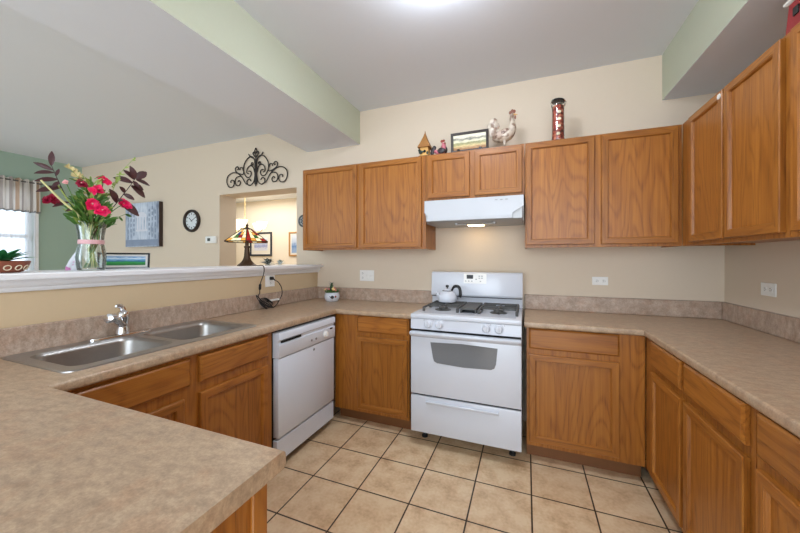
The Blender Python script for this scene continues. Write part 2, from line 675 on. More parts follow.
def grid_solid(axes, us, vs_, inside, a0, a1, edges=None, r=0.0, seg=3):
    """solid slab made of grid cells (for plates with holes); axes names the plane: 'xy','xz','yz'"""
    def P(u, v, a):
        return {'xy': (u, v, a), 'xz': (u, a, v), 'yz': (a, u, v)}[axes]
    bm = bmesh.new()
    vd = {}

    def V(i, j, a):
        k = (i, j, a)
        if k not in vd:
            vd[k] = bm.verts.new(P(us[i], vs_[j], a1 if a else a0))
        return vd[k]
    nu, nv = len(us) - 1, len(vs_) - 1
    ins = {(i, j): inside((us[i] + us[i + 1]) / 2, (vs_[j] + vs_[j + 1]) / 2) for i in range(nu) for j in range(nv)}
    for (i, j), t in ins.items():
        if not t:
            continue
        for a in (0, 1):
            bm.faces.new([V(i, j, a), V(i + 1, j, a), V(i + 1, j + 1, a), V(i, j + 1, a)])
        for di, dj, e in ((-1, 0, ((i, j), (i, j + 1))), (1, 0, ((i + 1, j), (i + 1, j + 1))), (0, -1, ((i, j), (i + 1, j))), (0, 1, ((i, j + 1), (i + 1, j + 1)))):
            if not ins.get((i + di, j + dj), False):
                p, q = e
                bm.faces.new([V(p[0], p[1], 0), V(q[0], q[1], 0), V(q[0], q[1], 1), V(p[0], p[1], 1)])
    bmesh.ops.recalc_face_normals(bm, faces=bm.faces[:])
    if edges and r:
        es = [e for e in bm.edges if edges(e.verts[0].co, e.verts[1].co)]
        bmesh.ops.bevel(bm, geom=es, offset=r, segments=seg, affect='EDGES', profile=0.5)
    return MB().bm(bm)


def smooth_path(pts, k=6):
    pts = [Vector(p) for p in pts]
    out = []
    for i in range(len(pts) - 1):
        p0, p1, p2, p3 = pts[max(0, i - 1)], pts[i], pts[i + 1], pts[min(len(pts) - 1, i + 2)]
        for j in range(k):
            t = j / k
            out.append(0.5 * ((2 * p1) + (p2 - p0) * t + (2 * p0 - 5 * p1 + 4 * p2 - p3) * t * t + (3 * p1 - p0 - 3 * p2 + p3) * t ** 3))
    out.append(pts[-1])
    return out


# ================================================================== the setting
XL, XR, YB, YF = -6.34, 1.242, 2.82, 3.06      # far left wall, right wall, back wall front and rear faces
ZC, ZB = 2.77, 2.445                            # ceiling, underside of the dropped beam and soffit
struct('floor', MB().box(XL - .15, XR + .15, -2.8, 4.95, -0.1, 0.0), TILE)
struct('ceiling', MB().box(XL - .15, XR + .15, -2.8, YF, ZC, ZC + .1), CEIL)
struct('ceiling_living', MB().box(XL, -2.157, -2.8, YB - .0005, 2.718, ZC - .0005), CEIL)
struct('wall_back', grid_solid('xz', [XL, -3.44, -2.30, XR], [0, 2.085, ZC], lambda u, v: not (-3.44 < u < -2.30 and v < 2.085), YB, YF), WALL)
struct('wall_right', MB().box(XR, XR + .15, -1.6, YF, 0, ZC), WALL)
struct('wall_left', grid_solid('yz', [-2.8, 1.36, 2.30, 4.95], [0, 0.98, 2.27, ZC], lambda u, v: not (1.36 < u < 2.30 and 0.98 < v < 2.27), XL - .15, XL), WALLG)
# half-height wall behind the sink with a white ledge
struct('wall_partition', MB().box(-2.15, -2.03, -0.4, YB, 0, 1.232), WALLT)
led = MB().prism([(-1.96, 1.247), (-1.957, 1.2525), (-1.96, 1.258), (-2.40, 1.258), (-2.405, 1.245), (-2.40, 1.232), (-1.965, 1.232), (-1.96, 1.2445)], 'y', -0.4, YB, bev=0)
struct('trim_1', led, TRIM)
mo = MB().prism([(-2.03, 1.178), (-2.022, 1.178), (-2.014, 1.186), (-2.012, 1.196), (-2.003, 1.202), (-1.998, 1.212), (-1.992, 1.232), (-2.03, 1.232)], 'y', -0.4, YB)
struct('trim_2', mo, TRIM)
# dropped beam over the half wall and soffit over the right hand cabinets
bmb = MB().box(-2.155, -1.53, -2.8, YB, ZB, ZC)
bm_ = struct('ceiling_beam', bmb, [CEIL, WALLK])
sf = struct('ceiling_soffit', MB().box(0.90, XR, -2.0, YB, ZB, ZC), [CEIL, WALLK])
for o in (bm_, sf):
    for p in o.data.polygons:
        if abs(p.normal.x) > 0.9:
            p.material_index = 1
# dining room behind the opening
struct('wall_dining', MB().box(XL, -1.4, 4.85, 4.95, 0, 2.44), WALLD)
struct('wall_dining_side', MB().box(-1.5, -1.4, YF, 4.85, 0, 2.44), WALLD)
struct('ceiling_dining', MB().box(XL, -1.4, YF, 4.95, 2.44, 2.52), CEIL)
# window in the green wall
wf = MB()
for (y0, y1, z0, z1) in ((1.36, 2.30, .98, 1.03), (1.36, 2.30, 2.22, 2.27), (1.36, 1.41, 1.03, 2.22), (2.25, 2.30, 1.03, 2.22), (1.41, 2.25, 1.60, 1.65)):
    wf.box(XL - .11, XL - .05, y0, y1, z0, z1, .004)
wn = struct('window_1', wf, TRIM)
obj('pane', MB().box(XL - .085, XL - .078, 1.41, 2.25, 1.03, 2.22), PANE, wn)
cs = MB()
for (y0, y1, z0, z1) in ((1.27, 1.36, .9, 2.36), (2.30, 2.345, .9, 2.30), (1.27, 2.345, .9, .98)):
    cs.box(XL, XL + .015, y0, y1, z0, z1, .003)
obj('window_casing', cs, TRIM, wn)

# ================================================================== cabinets
HANDLES = 0


def rect_rings(x0, x1, z0, z1, steps):
    return [[(x0 + i, y, z0 + i), (x1 - i, y, z0 + i), (x1 - i, y, z1 - i), (x0 + i, y, z1 - i)] for i, y in steps]


def door(root, x0, x1, z0, z1, w=0.043):
    mb = MB()
    rs = rect_rings(x0, x1, z0, z1, [(0, -.0005), (0, -.0165), (.003, -.0195), (w - .008, -.0195), (w - .0065, -.0170), (w - .004, -.0170), (w - .002, -.0125), (w, -.0055), (w, -.0005)])
    for a, b in zip(rs[:-1], rs[1:]):
        for k in range(4):
            j = (k + 1) % 4
            mb.add([a[k], a[j], b[j], b[k]], [(0, 1, 2, 3)], 1 if k in (0, 2) else 0)
    d = obj('door', mb, [OAKV, OAKH], root, world=False, origin=(x0, 0, z0), recalc=False, ang=20)
    o_ = (x0, 0, z0)
    pm = MB().box(w - .001, x1 - x0 - w + .001, -.0070, -.001, w - .001, z1 - z0 - w + .001)
    obj('panel', pm, OAKV, d, world=False)
    return d


def drawer(root, x0, x1, z0, z1):
    mb = MB()
    mb.rings(rect_rings(x0, x1, z0, z1, [(0, -.0005), (0, -.0125), (.004, -.0165), (.010, -.0195)]))
    return obj('drawer', mb, OAKH, root, world=False, origin=(x0, 0, z0), ang=20)


def base_cabinet(label, W, D, loc, rz, doors=(), drawers=(), sink=False, ztop=0.872, group='oak base cabinets'):
    """front faces local -y; floor to worktop"""
    r = thing('base_cabinet', label, 'cabinet', loc, rz, group)
    if sink:
        b = MB().box(.0008, W - .0008, 0, D, .105, .72)
        b.box(.0008, W - .0008, 0, .02, .72, ztop).box(.0008, .02, .02, D, .72, ztop).box(W - .02, W - .0008, .02, D, .72, ztop)
    else:
        b = MB().box(0.0008, W - .0008, 0, D, .105, ztop)
    obj('cabinet_body', b, OAKV, r, world=False)
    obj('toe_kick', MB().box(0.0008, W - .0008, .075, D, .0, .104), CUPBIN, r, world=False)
    for d in doors:
        door(r, *d)
    for d in drawers:
        drawer(r, *d)
    return r


def wall_cabinet(label, W, D, z0, z1, loc, rz, doors, group='oak wall cabinets'):
    r = thing('wall_cabinet', label, 'cabinet', loc, rz, group)
    t = .018
    b = MB().box(0.0008, W - .0008, 0, t, z0, z1)          # face frame front
    b = MB()
    b.box(.0008, W - .0008, 0, D, z0 + .012, z1)
    # lip of the face frame hanging a little below the box
    b.box(.0008, W - .0008, 0, t, z0, z0 + .012)
    b.box(.0008, .0008 + .012, t, D, z0, z0 + .012)
    b.box(W - .0128, W - .0008, t, D, z0, z0 + .012)
    obj('cabinet_body', b, OAKV, r, world=False)
    for d in doors:
        door(r, *d)
    return r


R90 = PI / 2
# right hand run
YT = YB - .002
base_cabinet('oak base cabinet against the back wall, right of the white range', .645, YT - 2.27, (0.0, 2.27, 0), 0,
             doors=[(.016, .512, .135, .700)], drawers=[(.016, .514, .738, .868)])
rx = .648
ra = base_cabinet('narrow oak base cabinet in the right inside corner, under the worktop', .51, XR - .002 - rx, (rx, 2.268, 0), -R90,
                  doors=[(.125, .492, .135, .700)], drawers=[(.125, .492, .738, .868)])
rb = base_cabinet('oak base cabinet along the right wall with one tall door, second from the corner', .455, XR - .002 - rx, (rx, 1.757, 0), -R90,
                  doors=[(.012, .428, .135, .700)], drawers=[(.012, .428, .738, .868)])
rc = base_cabinet('oak base cabinet nearest the camera along the right wall', .80, XR - .002 - rx, (rx, 1.30, 0), -R90,
                  doors=[(.03, .39, .135, .700), (.41, .77, .135, .700)], drawers=[(.03, .39, .738, .868), (.41, .77, .738, .868)])
# left hand run (front faces +x)
lx = -1.463
lb = base_cabinet('long oak sink base cabinet with two false drawer fronts and two doors', .990, 2.028 - 1.463 - .002, (lx, .572, 0), R90,
                  doors=[(.03, .434, .135, .680), (.512, .940, .135, .680)], drawers=[(.03, .465, .730, .856), (.512, .948, .730, .856)], sink=True)
base_cabinet('oak corner base cabinet between the dishwasher and the range', .645, YT - 2.27, (-1.46, 2.27, 0), 0,
             doors=[(.212, .635, .135, .706)], drawers=[(.212, .635, .742, .870)])
# peninsula, end panel towards the floor on the right
pc = base_cabinet('oak peninsula cabinet under the near worktop, its end panel facing the aisle', .955, .55, (-.518, .525, 0), PI,
                  doors=[(.03, .46, .135, .700), (.49, .92, .135, .700)], drawers=[(.03, .46, .738, .868), (.49, .92, .738, .868)])
ep = MB().box(-.5175, -.510, -.02, .488, .0, .871)
obj('end_panel', ep, OAKV, pc)
obj('end_stile', MB().box(-.5175, -.503, .488, .526, 0, .871, .002), OAKV, pc)

# upper cabinets
UY, UZ0, UZ1 = 2.515, 1.398, 2.157
UD = YT - UY
wall_cabinet('two-door oak wall cabinet left of the range hood, ending at the white ledge', 1.216, UD, UZ0, UZ1, (-1.976, UY, 0), 0,
             [(.012, .584, 1.414, 2.147), (.618, 1.182, 1.414, 2.147)])
wall_cabinet('short two-door oak cabinet directly above the white range hood', .746, UD, 1.785, UZ1, (-.758, UY, 0), 0,
             [(.018, .350, 1.803, 2.142), (.390, .728, 1.803, 2.142)])
wall_cabinet('two-door oak wall cabinet right of the hood, holding the red jar', .914, UD, UZ0, UZ1, (-.010, UY, 0), 0,
             [(.006, .436, 1.418, 2.147), (.476, .891, 1.418, 2.147)])
ux = .905
rs_ = wall_cabinet('two-door oak wall cabinet on the right wall, with a small white disc', .885, XR - .002 - ux, UZ0, UZ1, (ux, 2.514, 0), -R90,
                   [(.128, .478, 1.418, 2.147), (.492, .862, 1.418, 2.147)])
wall_cabinet('oak wall cabinet nearest the camera on the right wall, under the red lighthouse', .80, XR - .002 - ux, UZ0, UZ1, (ux, 1.628, 0), -R90,
             [(.03, .39, 1.418, 2.147), (.41, .77, 1.418, 2.147)])
dk = MB()
dk.lathe([(.0, -.004), (.013, -.004), (.014, -.001), (.014, .0)], (0, 0, 0), 16, M=Matrix.Rotation(R90, 4, 'X'))
dk.v = [(v[0] + .462, v[1] * -1 - .0215 if v[1] > 0 else v[1] - .0215, v[2] + 2.118) for v in dk.v]
o = obj('disc', dk, PLASTIC, rs_, world=False)
o['label'] = 'small white round disc'

# ================================================================== worktops
ZT, ZU = .912, .873


def front_edge_left(a, b):
    top = abs(a.z - ZT) < 1e-5 and abs(b.z - ZT) < 1e-5
    bot = abs(a.z - ZU) < 1e-5 and abs(b.z - ZU) < 1e-5
    if not (top or bot):
        return False
    def on(ax, val, lo, hi, other):
        return abs(getattr(a, ax) - val) < 1e-5 and abs(getattr(b, ax) - val) < 1e-5 and lo - 1e-4 <= min(getattr(a, other), getattr(b, other)) and max(getattr(a, other), getattr(b, other)) <= hi + 1e-4
    return on('y', .554, -1.43, -.480, 'x') or on('x', -1.43, .554, 2.235, 'y') or on('y', 2.235, -1.43, -.772, 'x')


SX0, SX1, SY0, SY1 = -1.985, -1.53, .645, 1.495


def in_left(u, v):
    a = (u < -1.43) or (v < .554) or (v > 2.235 and u < -.772)
    return a and not (SX0 < u < SX1 and SY0 < v < SY1)


lc = thing('worktop', 'speckled tan laminate worktop with sink, running round the left corner and peninsula', 'worktop', (-1.7, 1.2, ZU), 0, 'laminate worktops')
cm = grid_solid('xy', [-2.029, SX0, SX1, -1.43, -.772, -.480], [-.12, .554, SY0, SY1, 2.235, YB - .001], in_left, ZU, ZT, front_edge_left, .011, 3)
obj('worktop_slab', cm, LAM, lc)
bs = MB().box(-2.029, -2.008, -.12, YB - .001, ZT, 1.03, .004)
bs.box(-2.008, -.772, YB - .022, YB - .001, ZT, 1.03, .004)
obj('upstand', bs, LAMS, lc)


def front_edge_right(a, b):
    top = abs(a.z - ZT) < 1e-5 and abs(b.z - ZT) < 1e-5
    bot = abs(a.z - ZU) < 1e-5 and abs(b.z - ZU) < 1e-5
    if not (top or bot):
        return False
    return (abs(a.x - .626) < 1e-5 and abs(b.x - .626) < 1e-5 and max(a.y, b.y) < 2.2351) or (abs(a.y - 2.235) < 1e-5 and abs(b.y - 2.235) < 1e-5 and max(a.x, b.x) < .6261)


rcn = thing('worktop', 'speckled tan laminate worktop round the right hand corner, bare', 'worktop', (.9, 1.8, ZU), 0, 'laminate worktops')
cm = grid_solid('xy', [-.012, .626, XR - .001], [.46, 2.235, YB - .001], lambda u, v: u > .626 or v > 2.235, ZU, ZT, front_edge_right, .011, 3)
obj('worktop_slab', cm, LAM, rcn)
bs = MB().box(-.012, XR - .022, YB - .022, YB - .001, ZT, 1.03, .004)
bs.box(XR - .022, XR - .001, .46, YB - .001, ZT, 1.03, .004)
obj('upstand', bs, LAMS, rcn)


# ================================================================== sink and tap
def rrect(x0, x1, y0, y1, r, z, n=6):
    out = []
    for cx, cy, a0 in ((x1 - r, y1 - r, 0), (x0 + r, y1 - r, R90), (x0 + r, y0 + r, PI), (x1 - r, y0 + r, 3 * R90)):
        for k in range(n + 1):
            a = a0 + R90 * k / n
            out.append(Vector((cx + r * math.cos(a), cy + r * math.sin(a), z)))
    return out


sk = thing('kitchen_sink', 'double-bowl stainless steel drop-in sink in the left worktop', 'sink', (-1.76, 1.075, ZT))
OX0, OX1, OY0, OY1 = -2.006, -1.512, .626, 1.515
bowls = [(-1.915, -1.56, .668, 1.052), (-1.915, -1.56, 1.088, 1.470)]
bm = bmesh.new()


def loop(pts):
    vs = [bm.verts.new(p) for p in pts]
    return [bm.edges.new((vs[i], vs[(i + 1) % len(vs)])) for i in range(len(vs))]


zr = ZT + .006
es = loop(rrect(OX0 + .006, OX1 - .006, OY0 + .006, OY1 - .006, .035, zr))
for b in bowls:
    es += loop(rrect(b[0], b[1], b[2], b[3], .05, zr))
bmesh.ops.triangle_fill(bm, use_beauty=True, use_dissolve=False, edges=es)
rim = MB().bm(bm)
rim.rings([rrect(OX0 + .006, OX1 - .006, OY0 + .006, OY1 - .006, .035, zr), rrect(OX0 + .001, OX1 - .001, OY0 + .001, OY1 - .001, .038, zr - .002), rrect(OX0, OX1, OY0, OY1, .039, ZT + .0003)], cap0=False, cap1=False)
obj('sink_rim', rim, STEEL, sk)
for b in bowls:
    rs = []
    for ins, dz, r in ((0, 0, .05), (.002, -.003, .05), (.006, -.006, .052), (.009, -.02, .055), (.016, -.13, .06), (.024, -.155, .065), (.05, -.168, .06), (.10, -.171, .04)):
        rs.append(rrect(b[0] + ins, b[1] - ins, b[2] + ins, b[3] - ins, r, zr + dz))
    bw = MB().rings(rs, cap0=False, cap1=True)
    bo = obj('basin', bw, STEELB, sk, ang=60)
    cx, cy = (b[0] + b[1]) / 2, (b[2] + b[3]) / 2
    st = MB().lathe([(.0, .001), (.02, .001), (.03, .004), (.042, .003), (.043, .0)], (cx, cy, zr - .171), 20)
    obj('drain', st, CHROME, bo)

fy = 1.035
fa = thing('kitchen_faucet', 'short chrome single-lever faucet behind the sink bowls', 'faucet', (-1.955, fy, zr))
dp = []
for rr, dz in ((1.0, .0), (1.0, .006), (.9, .012), (.5, .014)):
    dp.append([Vector((-1.955 + .026 * rr * math.cos(a), fy + (.138 - .026 * (1 - rr)) * math.copysign(abs(math.sin(a)) ** .55, math.sin(a)), zr + .0004 + dz)) for a in [2 * PI * k / 32 for k in range(32)]])
obj('deck_plate', MB().rings(dp), CHROME, fa)
fb = MB().lathe([(.030, .012), (.029, .03), (.025, .045), (.023, .075), (.026, .09), (.028, .105), (.026, .12), (.016, .132), (.004, .135)], (-1.955, fy, zr), 20)
obj('faucet_body', fb, CHROME, fa)
sp = MB().tube(smooth_path([(-1.95, fy, zr + .055), (-1.93, fy - .025, zr + .072), (-1.905, fy - .058, zr + .098), (-1.890, fy - .082, zr + .110)], 5), [.017] * 5 + [.016] * 5 + [.0145] * 6, 12)
so = obj('spout', sp, CHROME, fa)
sd = Vector((.017, -.033, .004)).normalized()
hd = MB().tube([Vector((-1.890, fy - .082, zr + .110)) + sd * t for t in (-.012, -.010, .018, .021)], [.014, .022, .023, .019], 16)
obj('spray_head', hd, CHROME, so)
lv = MB().tube(smooth_path([(-1.955, fy + .004, zr + .125), (-1.962, fy + .002, zr + .145), (-1.955, fy - .016, zr + .158), (-1.94, fy - .038, zr + .160)], 4), [.013] * 4 + [.012] * 4 + [.010] * 4 + [.006], 10, squash=.6)
obj('lever', lv, CHROME, fa)

# ================================================================== dishwasher
dw = thing('dishwasher', 'white front-loading dishwasher built in beside the sink cabinet', 'dishwasher', (-1.42, 1.574, 0), R90)
W = .620
obj('tub_body', MB().box(.004, W - .004, .046, .57, .02, .866), MATTE, dw, world=False)
pr = [(.046, .702), (.0, .702), (-.004, .708), (-.004, .785), (.006, .79), (.006, .808), (-.006, .815), (-.006, .845), (.0, .858), (.046, .858)]
cp = MB().prism(pr, 'x', 0, W)
cpo = obj('control_panel', cp, ENAMELD, dw, world=False)
obj('vent_slot', MB().box(.025, .215, -.001, .0065, .793, .806), DARKGAP, cpo, world=False)
dl = obj('dial', MB().lathe([(.026, 0), (.026, .004), (.02, .006), (.018, .016), (.0, .016)], (0, 0, 0), 24, M=Matrix.Rotation(R90, 4, 'X')).box(-.003, .003, -.021, -.016, -.016, .016), PLASTIC, cpo, world=False)
dl.location = (.492, -.004, .750)
for bx in (.322, .374):
    b = MB().lathe([(.008, 0), (.008, .005), (.0, .006)], (0, 0, 0), 14, M=Matrix.Rotation(R90, 4, 'X'))
    obj('button', b, GREYT, cpo, world=False).location = (bx, -.004, .742)
obj('display', MB().box(.55, .585, -.0055, -.003, .772, .784), BLACK, cpo, world=False)
obj('dishwasher_door', MB().box(.002, W - .002, 0.002, .046, .206, .697, .004, seg=2), ENAMELD, dw, world=False)
lg = MB().lathe([(.009, 0), (.009, .002), (.007, .002), (.007, .0)], (0, 0, 0), 18, M=Matrix.Rotation(R90, 4, 'X'))
obj('badge', lg, GREYT, dw, world=False).location = (.356, .001, .668)
obj('kick_panel', MB().box(.0, W, .008, .046, .056, .190, .003), ENAMELD, dw, world=False)

# ================================================================== range
rg = thing('gas_range', 'white freestanding gas range between the base cabinets', 'range', (-.395, 2.165, 0))
X0, X1 = -.763, -.028
bd = MB().box(X0, X1, 2.20, 2.765, .085, .90)
obj('range_body', bd, ENAMEL, rg)
obj('dark_gap_panel', MB().box(X0 + .004, X1 - .004, 2.175, 2.20, .112, .90), DARKGAP, rg)
for fx in (X0 + .06, X1 - .06):
    for fy2 in (2.30, 2.70):
        obj('foot', MB().lathe([(.014, .086), (.014, .02), (.022, .012), (.022, .0)], (fx, fy2, 0), 14), MATTE, rg)
ct = MB().box(X0 - .001, X1 + .001, 2.150, 2.735, .900, .932, .006, seg=2)
ct.box(X0 + .03, X1 - .03, 2.19, 2.66, .926, .9335, .003)
obj('cooktop', ct, ENAMEL, rg)
# sloping knob panel
kp = MB().prism([(2.20, .826), (2.152, .826), (2.156, .899), (2.20, .899)], 'x', X0, X1, bev=.002)
kpo = obj('knob_panel', kp, ENAMEL, rg)
for kx in (-.635, -.555, -.243, -.165):
    k = MB().lathe([(.031, 0), (.031, .004), (.026, .007), (.021, .022), (.018, .026), (.0, .026)], (0, 0, 0), 24, M=Matrix.Rotation(R90, 4, 'X')).box(-.0035, .0035, -.033, -.004, -.02, .02, .002)
    ko = obj('knob', k, ENAMEL, kpo, world=False)
    ko.location = Vector((kx, 2.1545, .866)) - Vector((-.395, 2.165, 0))
    XF[ko.name] = Matrix.Translation((kx, 2.1545, .866))
for kx in (-.665, -.60, -.215, -.13):
    m_ = MB().box(kx - .003, kx + .003, 2.1535, 2.156, .889, .893)
    obj('print_mark', m_, GREYT, kpo)
# oven door with a handle band along the top
dr = MB().box(X0 + .001, X1 - .001, 2.152, 2.176, .373, .805, .005, seg=2)
dro = obj('oven_door', dr, ENAMEL, rg)
hb = MB().prism([(2.152, .772), (2.134, .780), (2.118, .794), (2.116, .806), (2.128, .812), (2.165, .812), (2.165, .772)], 'x', X0 + .002, X1 - .002, bev=.002)
obj('handle', hb, ENAMEL, dro)
wpts = [(-.618, .742), (-.400, .750), (-.172, .742), (-.182, .640), (-.192, .612), (-.215, .601), (-.395, .594), (-.570, .603), (-.592, .614), (-.600, .640)]
obj('oven_window', MB().prism(wpts, 'y', 2.1495, 2.1535), OVENG, dro)
dd = MB().box(X0 + .001, X1 - .001, 2.154, 2.176, .105, .361, .005, seg=2)
ddo = obj('broiler_drawer', dd, ENAMEL, rg)
obj('handle', MB().prism([(2.155, .312), (2.138, .318), (2.134, .332), (2.140, .336), (2.155, .336)], 'x', -.648, -.165, bev=.001), ENAMEL, ddo)
# back guard: recessed foot, overhanging panel
gp = MB().prism([(2.765, .90), (2.715, .932), (2.715, 1.0), (2.690, 1.008), (2.684, 1.02), (2.700, 1.195), (2.712, 1.207), (2.765, 1.207)], 'x', X0, X1, bev=.002)
gpo = obj('backguard', gp, ENAMEL, rg)
obj('trim_line', MB().box(X0 + .002, X1 - .002, 2.706, 2.716, .998, 1.004), DARKGAP, gpo)


def slope_y(z):
    return 2.684 + (z - 1.02) / .175 * .016


obj('control_plate', MB().add([(-.487, slope_y(1.115) - .0015, 1.115), (-.303, slope_y(1.115) - .0015, 1.115), (-.303, slope_y(1.195) - .0015, 1.195), (-.487, slope_y(1.195) - .0015, 1.195),
                               (-.487, slope_y(1.115) + .003, 1.115), (-.303, slope_y(1.115) + .003, 1.115), (-.303, slope_y(1.195) + .003, 1.195), (-.487, slope_y(1.195) + .003, 1.195)],
                              [(0, 1, 2, 3), (0, 4, 5, 1), (1, 5, 6, 2), (2, 6, 7, 3), (3, 7, 4, 0)]), PLASTIC, gpo)
obj('clock_display', MB().box(-.462, -.410, slope_y(1.17) - .004, slope_y(1.17) + .002, 1.153, 1.185), BLACK, gpo)
for i, (px, pz) in enumerate(((-.36, 1.176), (-.338, 1.176), (-.36, 1.160), (-.338, 1.160), (-.47, 1.134), (-.445, 1.134), (-.42, 1.134), (-.35, 1.134), (-.385, 1.15))):
    obj('button', MB().box(px - .006, px + .006, slope_y(pz) - .0035, slope_y(pz) + .001, pz - .0035, pz + .0035, .001), GREYT, gpo)
# burners and grates
for gx in (-.585, -.185):
    for gy in (2.385, 2.565):
        bu = MB().lathe([(.058, 0), (.06, .004), (.05, .008), (.034, .010), (.034, .022), (.03, .026), (.0, .027)], (gx, gy, .933), 20)
        obj('burner', bu, IRONG, rg)
    g = MB()
    gz = .966
    gx0, gx1, gy0, gy1 = gx - .125, gx + .125, 2.295, 2.665
    for (a, b) in (((gx0, gy1), (gx1, gy1)), ((gx0, gy0), (gx0, gy1)), ((gx1, gy0), (gx1, gy1)), ((gx0, 2.475), (gx1, 2.475))):
        g.box(min(a[0], b[0]) - .007, max(a[0], b[0]) + .007, min(a[1], b[1]) - .007, max(a[1], b[1]) + .007, gz - .014, gz, .003)
    for gy in (2.385, 2.565):
        for dx, dy in ((1, 0), (-1, 0), (0, 1), (0, -1)):
            xa, xb = sorted((gx + dx * .03, gx + dx * .125)) if dx else (gx - .005, gx + .005)
            ya, yb = sorted((gy + dy * .03, gy + dy * .088)) if dy else (gy - .005, gy + .005)
            g.box(xa, xb, ya, yb, gz - .012, gz, .002)
    for cx_ in (gx0, gx1):
        for cy_ in (gy0, gy1, 2.475):
            g.box(cx_ - .009, cx_ + .009, cy_ - .009, cy_ + .009, .932, gz - .004, .003)
    obj('grate', g, IRONG, rg)
# centre griddle bridge between the two grates
gm = MB().box(-.442, -.328, 2.30, 2.66, .954, .966, .003)
for sx_ in (-.442, -.340):
    gm.box(sx_, sx_ + .012, 2.30, 2.66, .933, .956, .002)
obj('centre_bridge', gm, IRONG, rg)

# ================================================================== hood
hx0, hx1 = -.736, -.018
hd = thing('range_hood', 'white under-cabinet range hood above the gas range', 'range hood', (-.383, 2.5, 1.6))
# shell: front fascia with a cut-back right and left lower corner, open underneath
sh = MB()
fp = [(hx0, 1.764), (hx0, 1.672), (hx0 + .024, 1.650), (hx0 + .024, 1.604), (hx1 - .074, 1.604), (hx1 - .074, 1.643), (hx1, 1.690), (hx1, 1.764)]
def fy_(z):
    return 2.34 if z > 1.66 else 2.34
sh.prism(fp, 'y', 2.395, 2.405, bev=.0)
sh.prism([(2.395, 1.764), (2.515, 1.7835), (YB - .004, 1.7835), (YB - .004, 1.756), (2.405, 1.756)], 'x', hx0, hx1)
for sx_ in (hx0, hx1 - .008):
    sh.prism([(2.405, 1.764), (2.405, 1.690), (2.425, 1.655), (2.47, 1.592), (YB - .004, 1.592), (YB - .004, 1.764)], 'x', sx_, sx_ + .008)
sh.box(hx0 + .008, hx1 - .008, YB - .014, YB - .004, 1.592, 1.768)
obj('hood_shell', sh, ENAMELH, hd)
obj('fascia_lip', MB().prism([(2.393, 1.604), (2.389, 1.608), (2.391, 1.628), (2.396, 1.628), (2.405, 1.604)], 'x', hx0 + .024, hx1 - .074), ENAMELH, hd)
obj('filter_tray', MB().prism([(2.408, 1.606), (2.45, 1.592), (YB - .016, 1.592), (YB - .016, 1.755), (2.408, 1.755)], 'x', hx0 + .010, hx1 - .010), ALU, hd)
obj('filter_handle', MB().tube([(-.49, 2.47, 1.583), (-.36, 2.48, 1.581), (-.23, 2.47, 1.583)], .006, 8), ALU, hd)
for bx in (-.50, -.22):
    obj('latch', MB().lathe([(.0, -.012), (.012, -.012), (.016, .0), (.016, .008)], (bx, 2.47, 1.588), 14), ALU, hd)
obj('lamp_lens', MB().box(-.44, -.32, 2.60, 2.70, 1.586, 1.5925), LENS, hd)
for i in range(3):
    px = -.21 + .035 * i
    obj('switch', MB().box(px, px + .018, 2.3935, 2.3955, 1.738, 1.743), GREYT, hd)


# ================================================================== electrical plates
def outlet(label, loc, rz, kinds, w, h, group=None, name='wall_outlet', cat='outlet'):
    """plate facing local -y; kinds: list of ('socket'|'toggle', dx, dz)"""
    t = thing(name, label, cat, loc, rz, group)
    obj('cover_plate', MB().box(-w / 2, w / 2, -.006, -.0005, -h / 2, h / 2, .002), PLASTIC, t, world=False)
    for k, dx, dz in kinds:
        if k == 'socket':
            s = MB().box(dx - .016, dx + .016, -.008, -.0055, dz - .014, dz + .014, .002)
            for q in (-.006, .006):
                if w > h:
                    s.box(dx - .006, dx + .005, -.0084, -.0078, dz + q - .0012, dz + q + .0012, mi=1)
                else:
                    s.box(dx + q - .0012, dx + q + .0012, -.0084, -.0078, dz - .005, dz + .006, mi=1)
            s.box(dx + (.008 if w > h else -.002), dx + (.012 if w > h else .002), -.0084, -.0078, dz - .002 - (0 if w > h else .008), dz + .002 - (0 if w > h else .008), mi=1)
            obj('socket', s, [PLASTIC, DARKGAP], t, world=False)
        else:
            s = MB().box(dx - .006, dx + .006, -.0075, -.0055, dz - .013, dz + .013, .001)
            s.prism([(-.0065, dz - .006), (-.016, dz + .004), (-.0155, dz + .008), (-.0065, dz + .006)], 'x', dx - .004, dx + .004)
            obj('toggle', s, PLASTIC, t, world=False)
    return t


outlet('white wall plate with a socket and two toggles, left of the range', (-1.452, YB, 1.154), 0, [('socket', -.046, .022), ('socket', -.046, -.022), ('toggle', .0, 0), ('toggle', .046, 0)], .155, .106, name='switch_plate', cat='switch')
outlet('white horizontal double socket on the back wall right of the range', (.517, YB, 1.151), 0, [('socket', -.022, 0), ('socket', .022, 0)], .104, .062, 'double wall sockets')
outlet('white horizontal double socket on the right hand wall', (XR, 2.390, 1.150), -R90, [('socket', -.022, 0), ('socket', .022, 0)], .118, .072, 'double wall sockets')
outlet('white upright socket on the half wall, black plug in it', (-2.03, 2.145, 1.132), R90, [('socket', 0, .022), ('socket', 0, -.022)], .108, .10, 'double wall sockets')

# ================================================================== things on the ledge
ZL = 1.2583


def rings_ellipse(c, prof, sx, sy, seg=28):
    return [[Vector((c[0] + r * sx * math.cos(2 * PI * k / seg), c[1] + r * sy * math.sin(2 * PI * k / seg), c[2] + z)) for k in range(seg)] for r, z in prof]


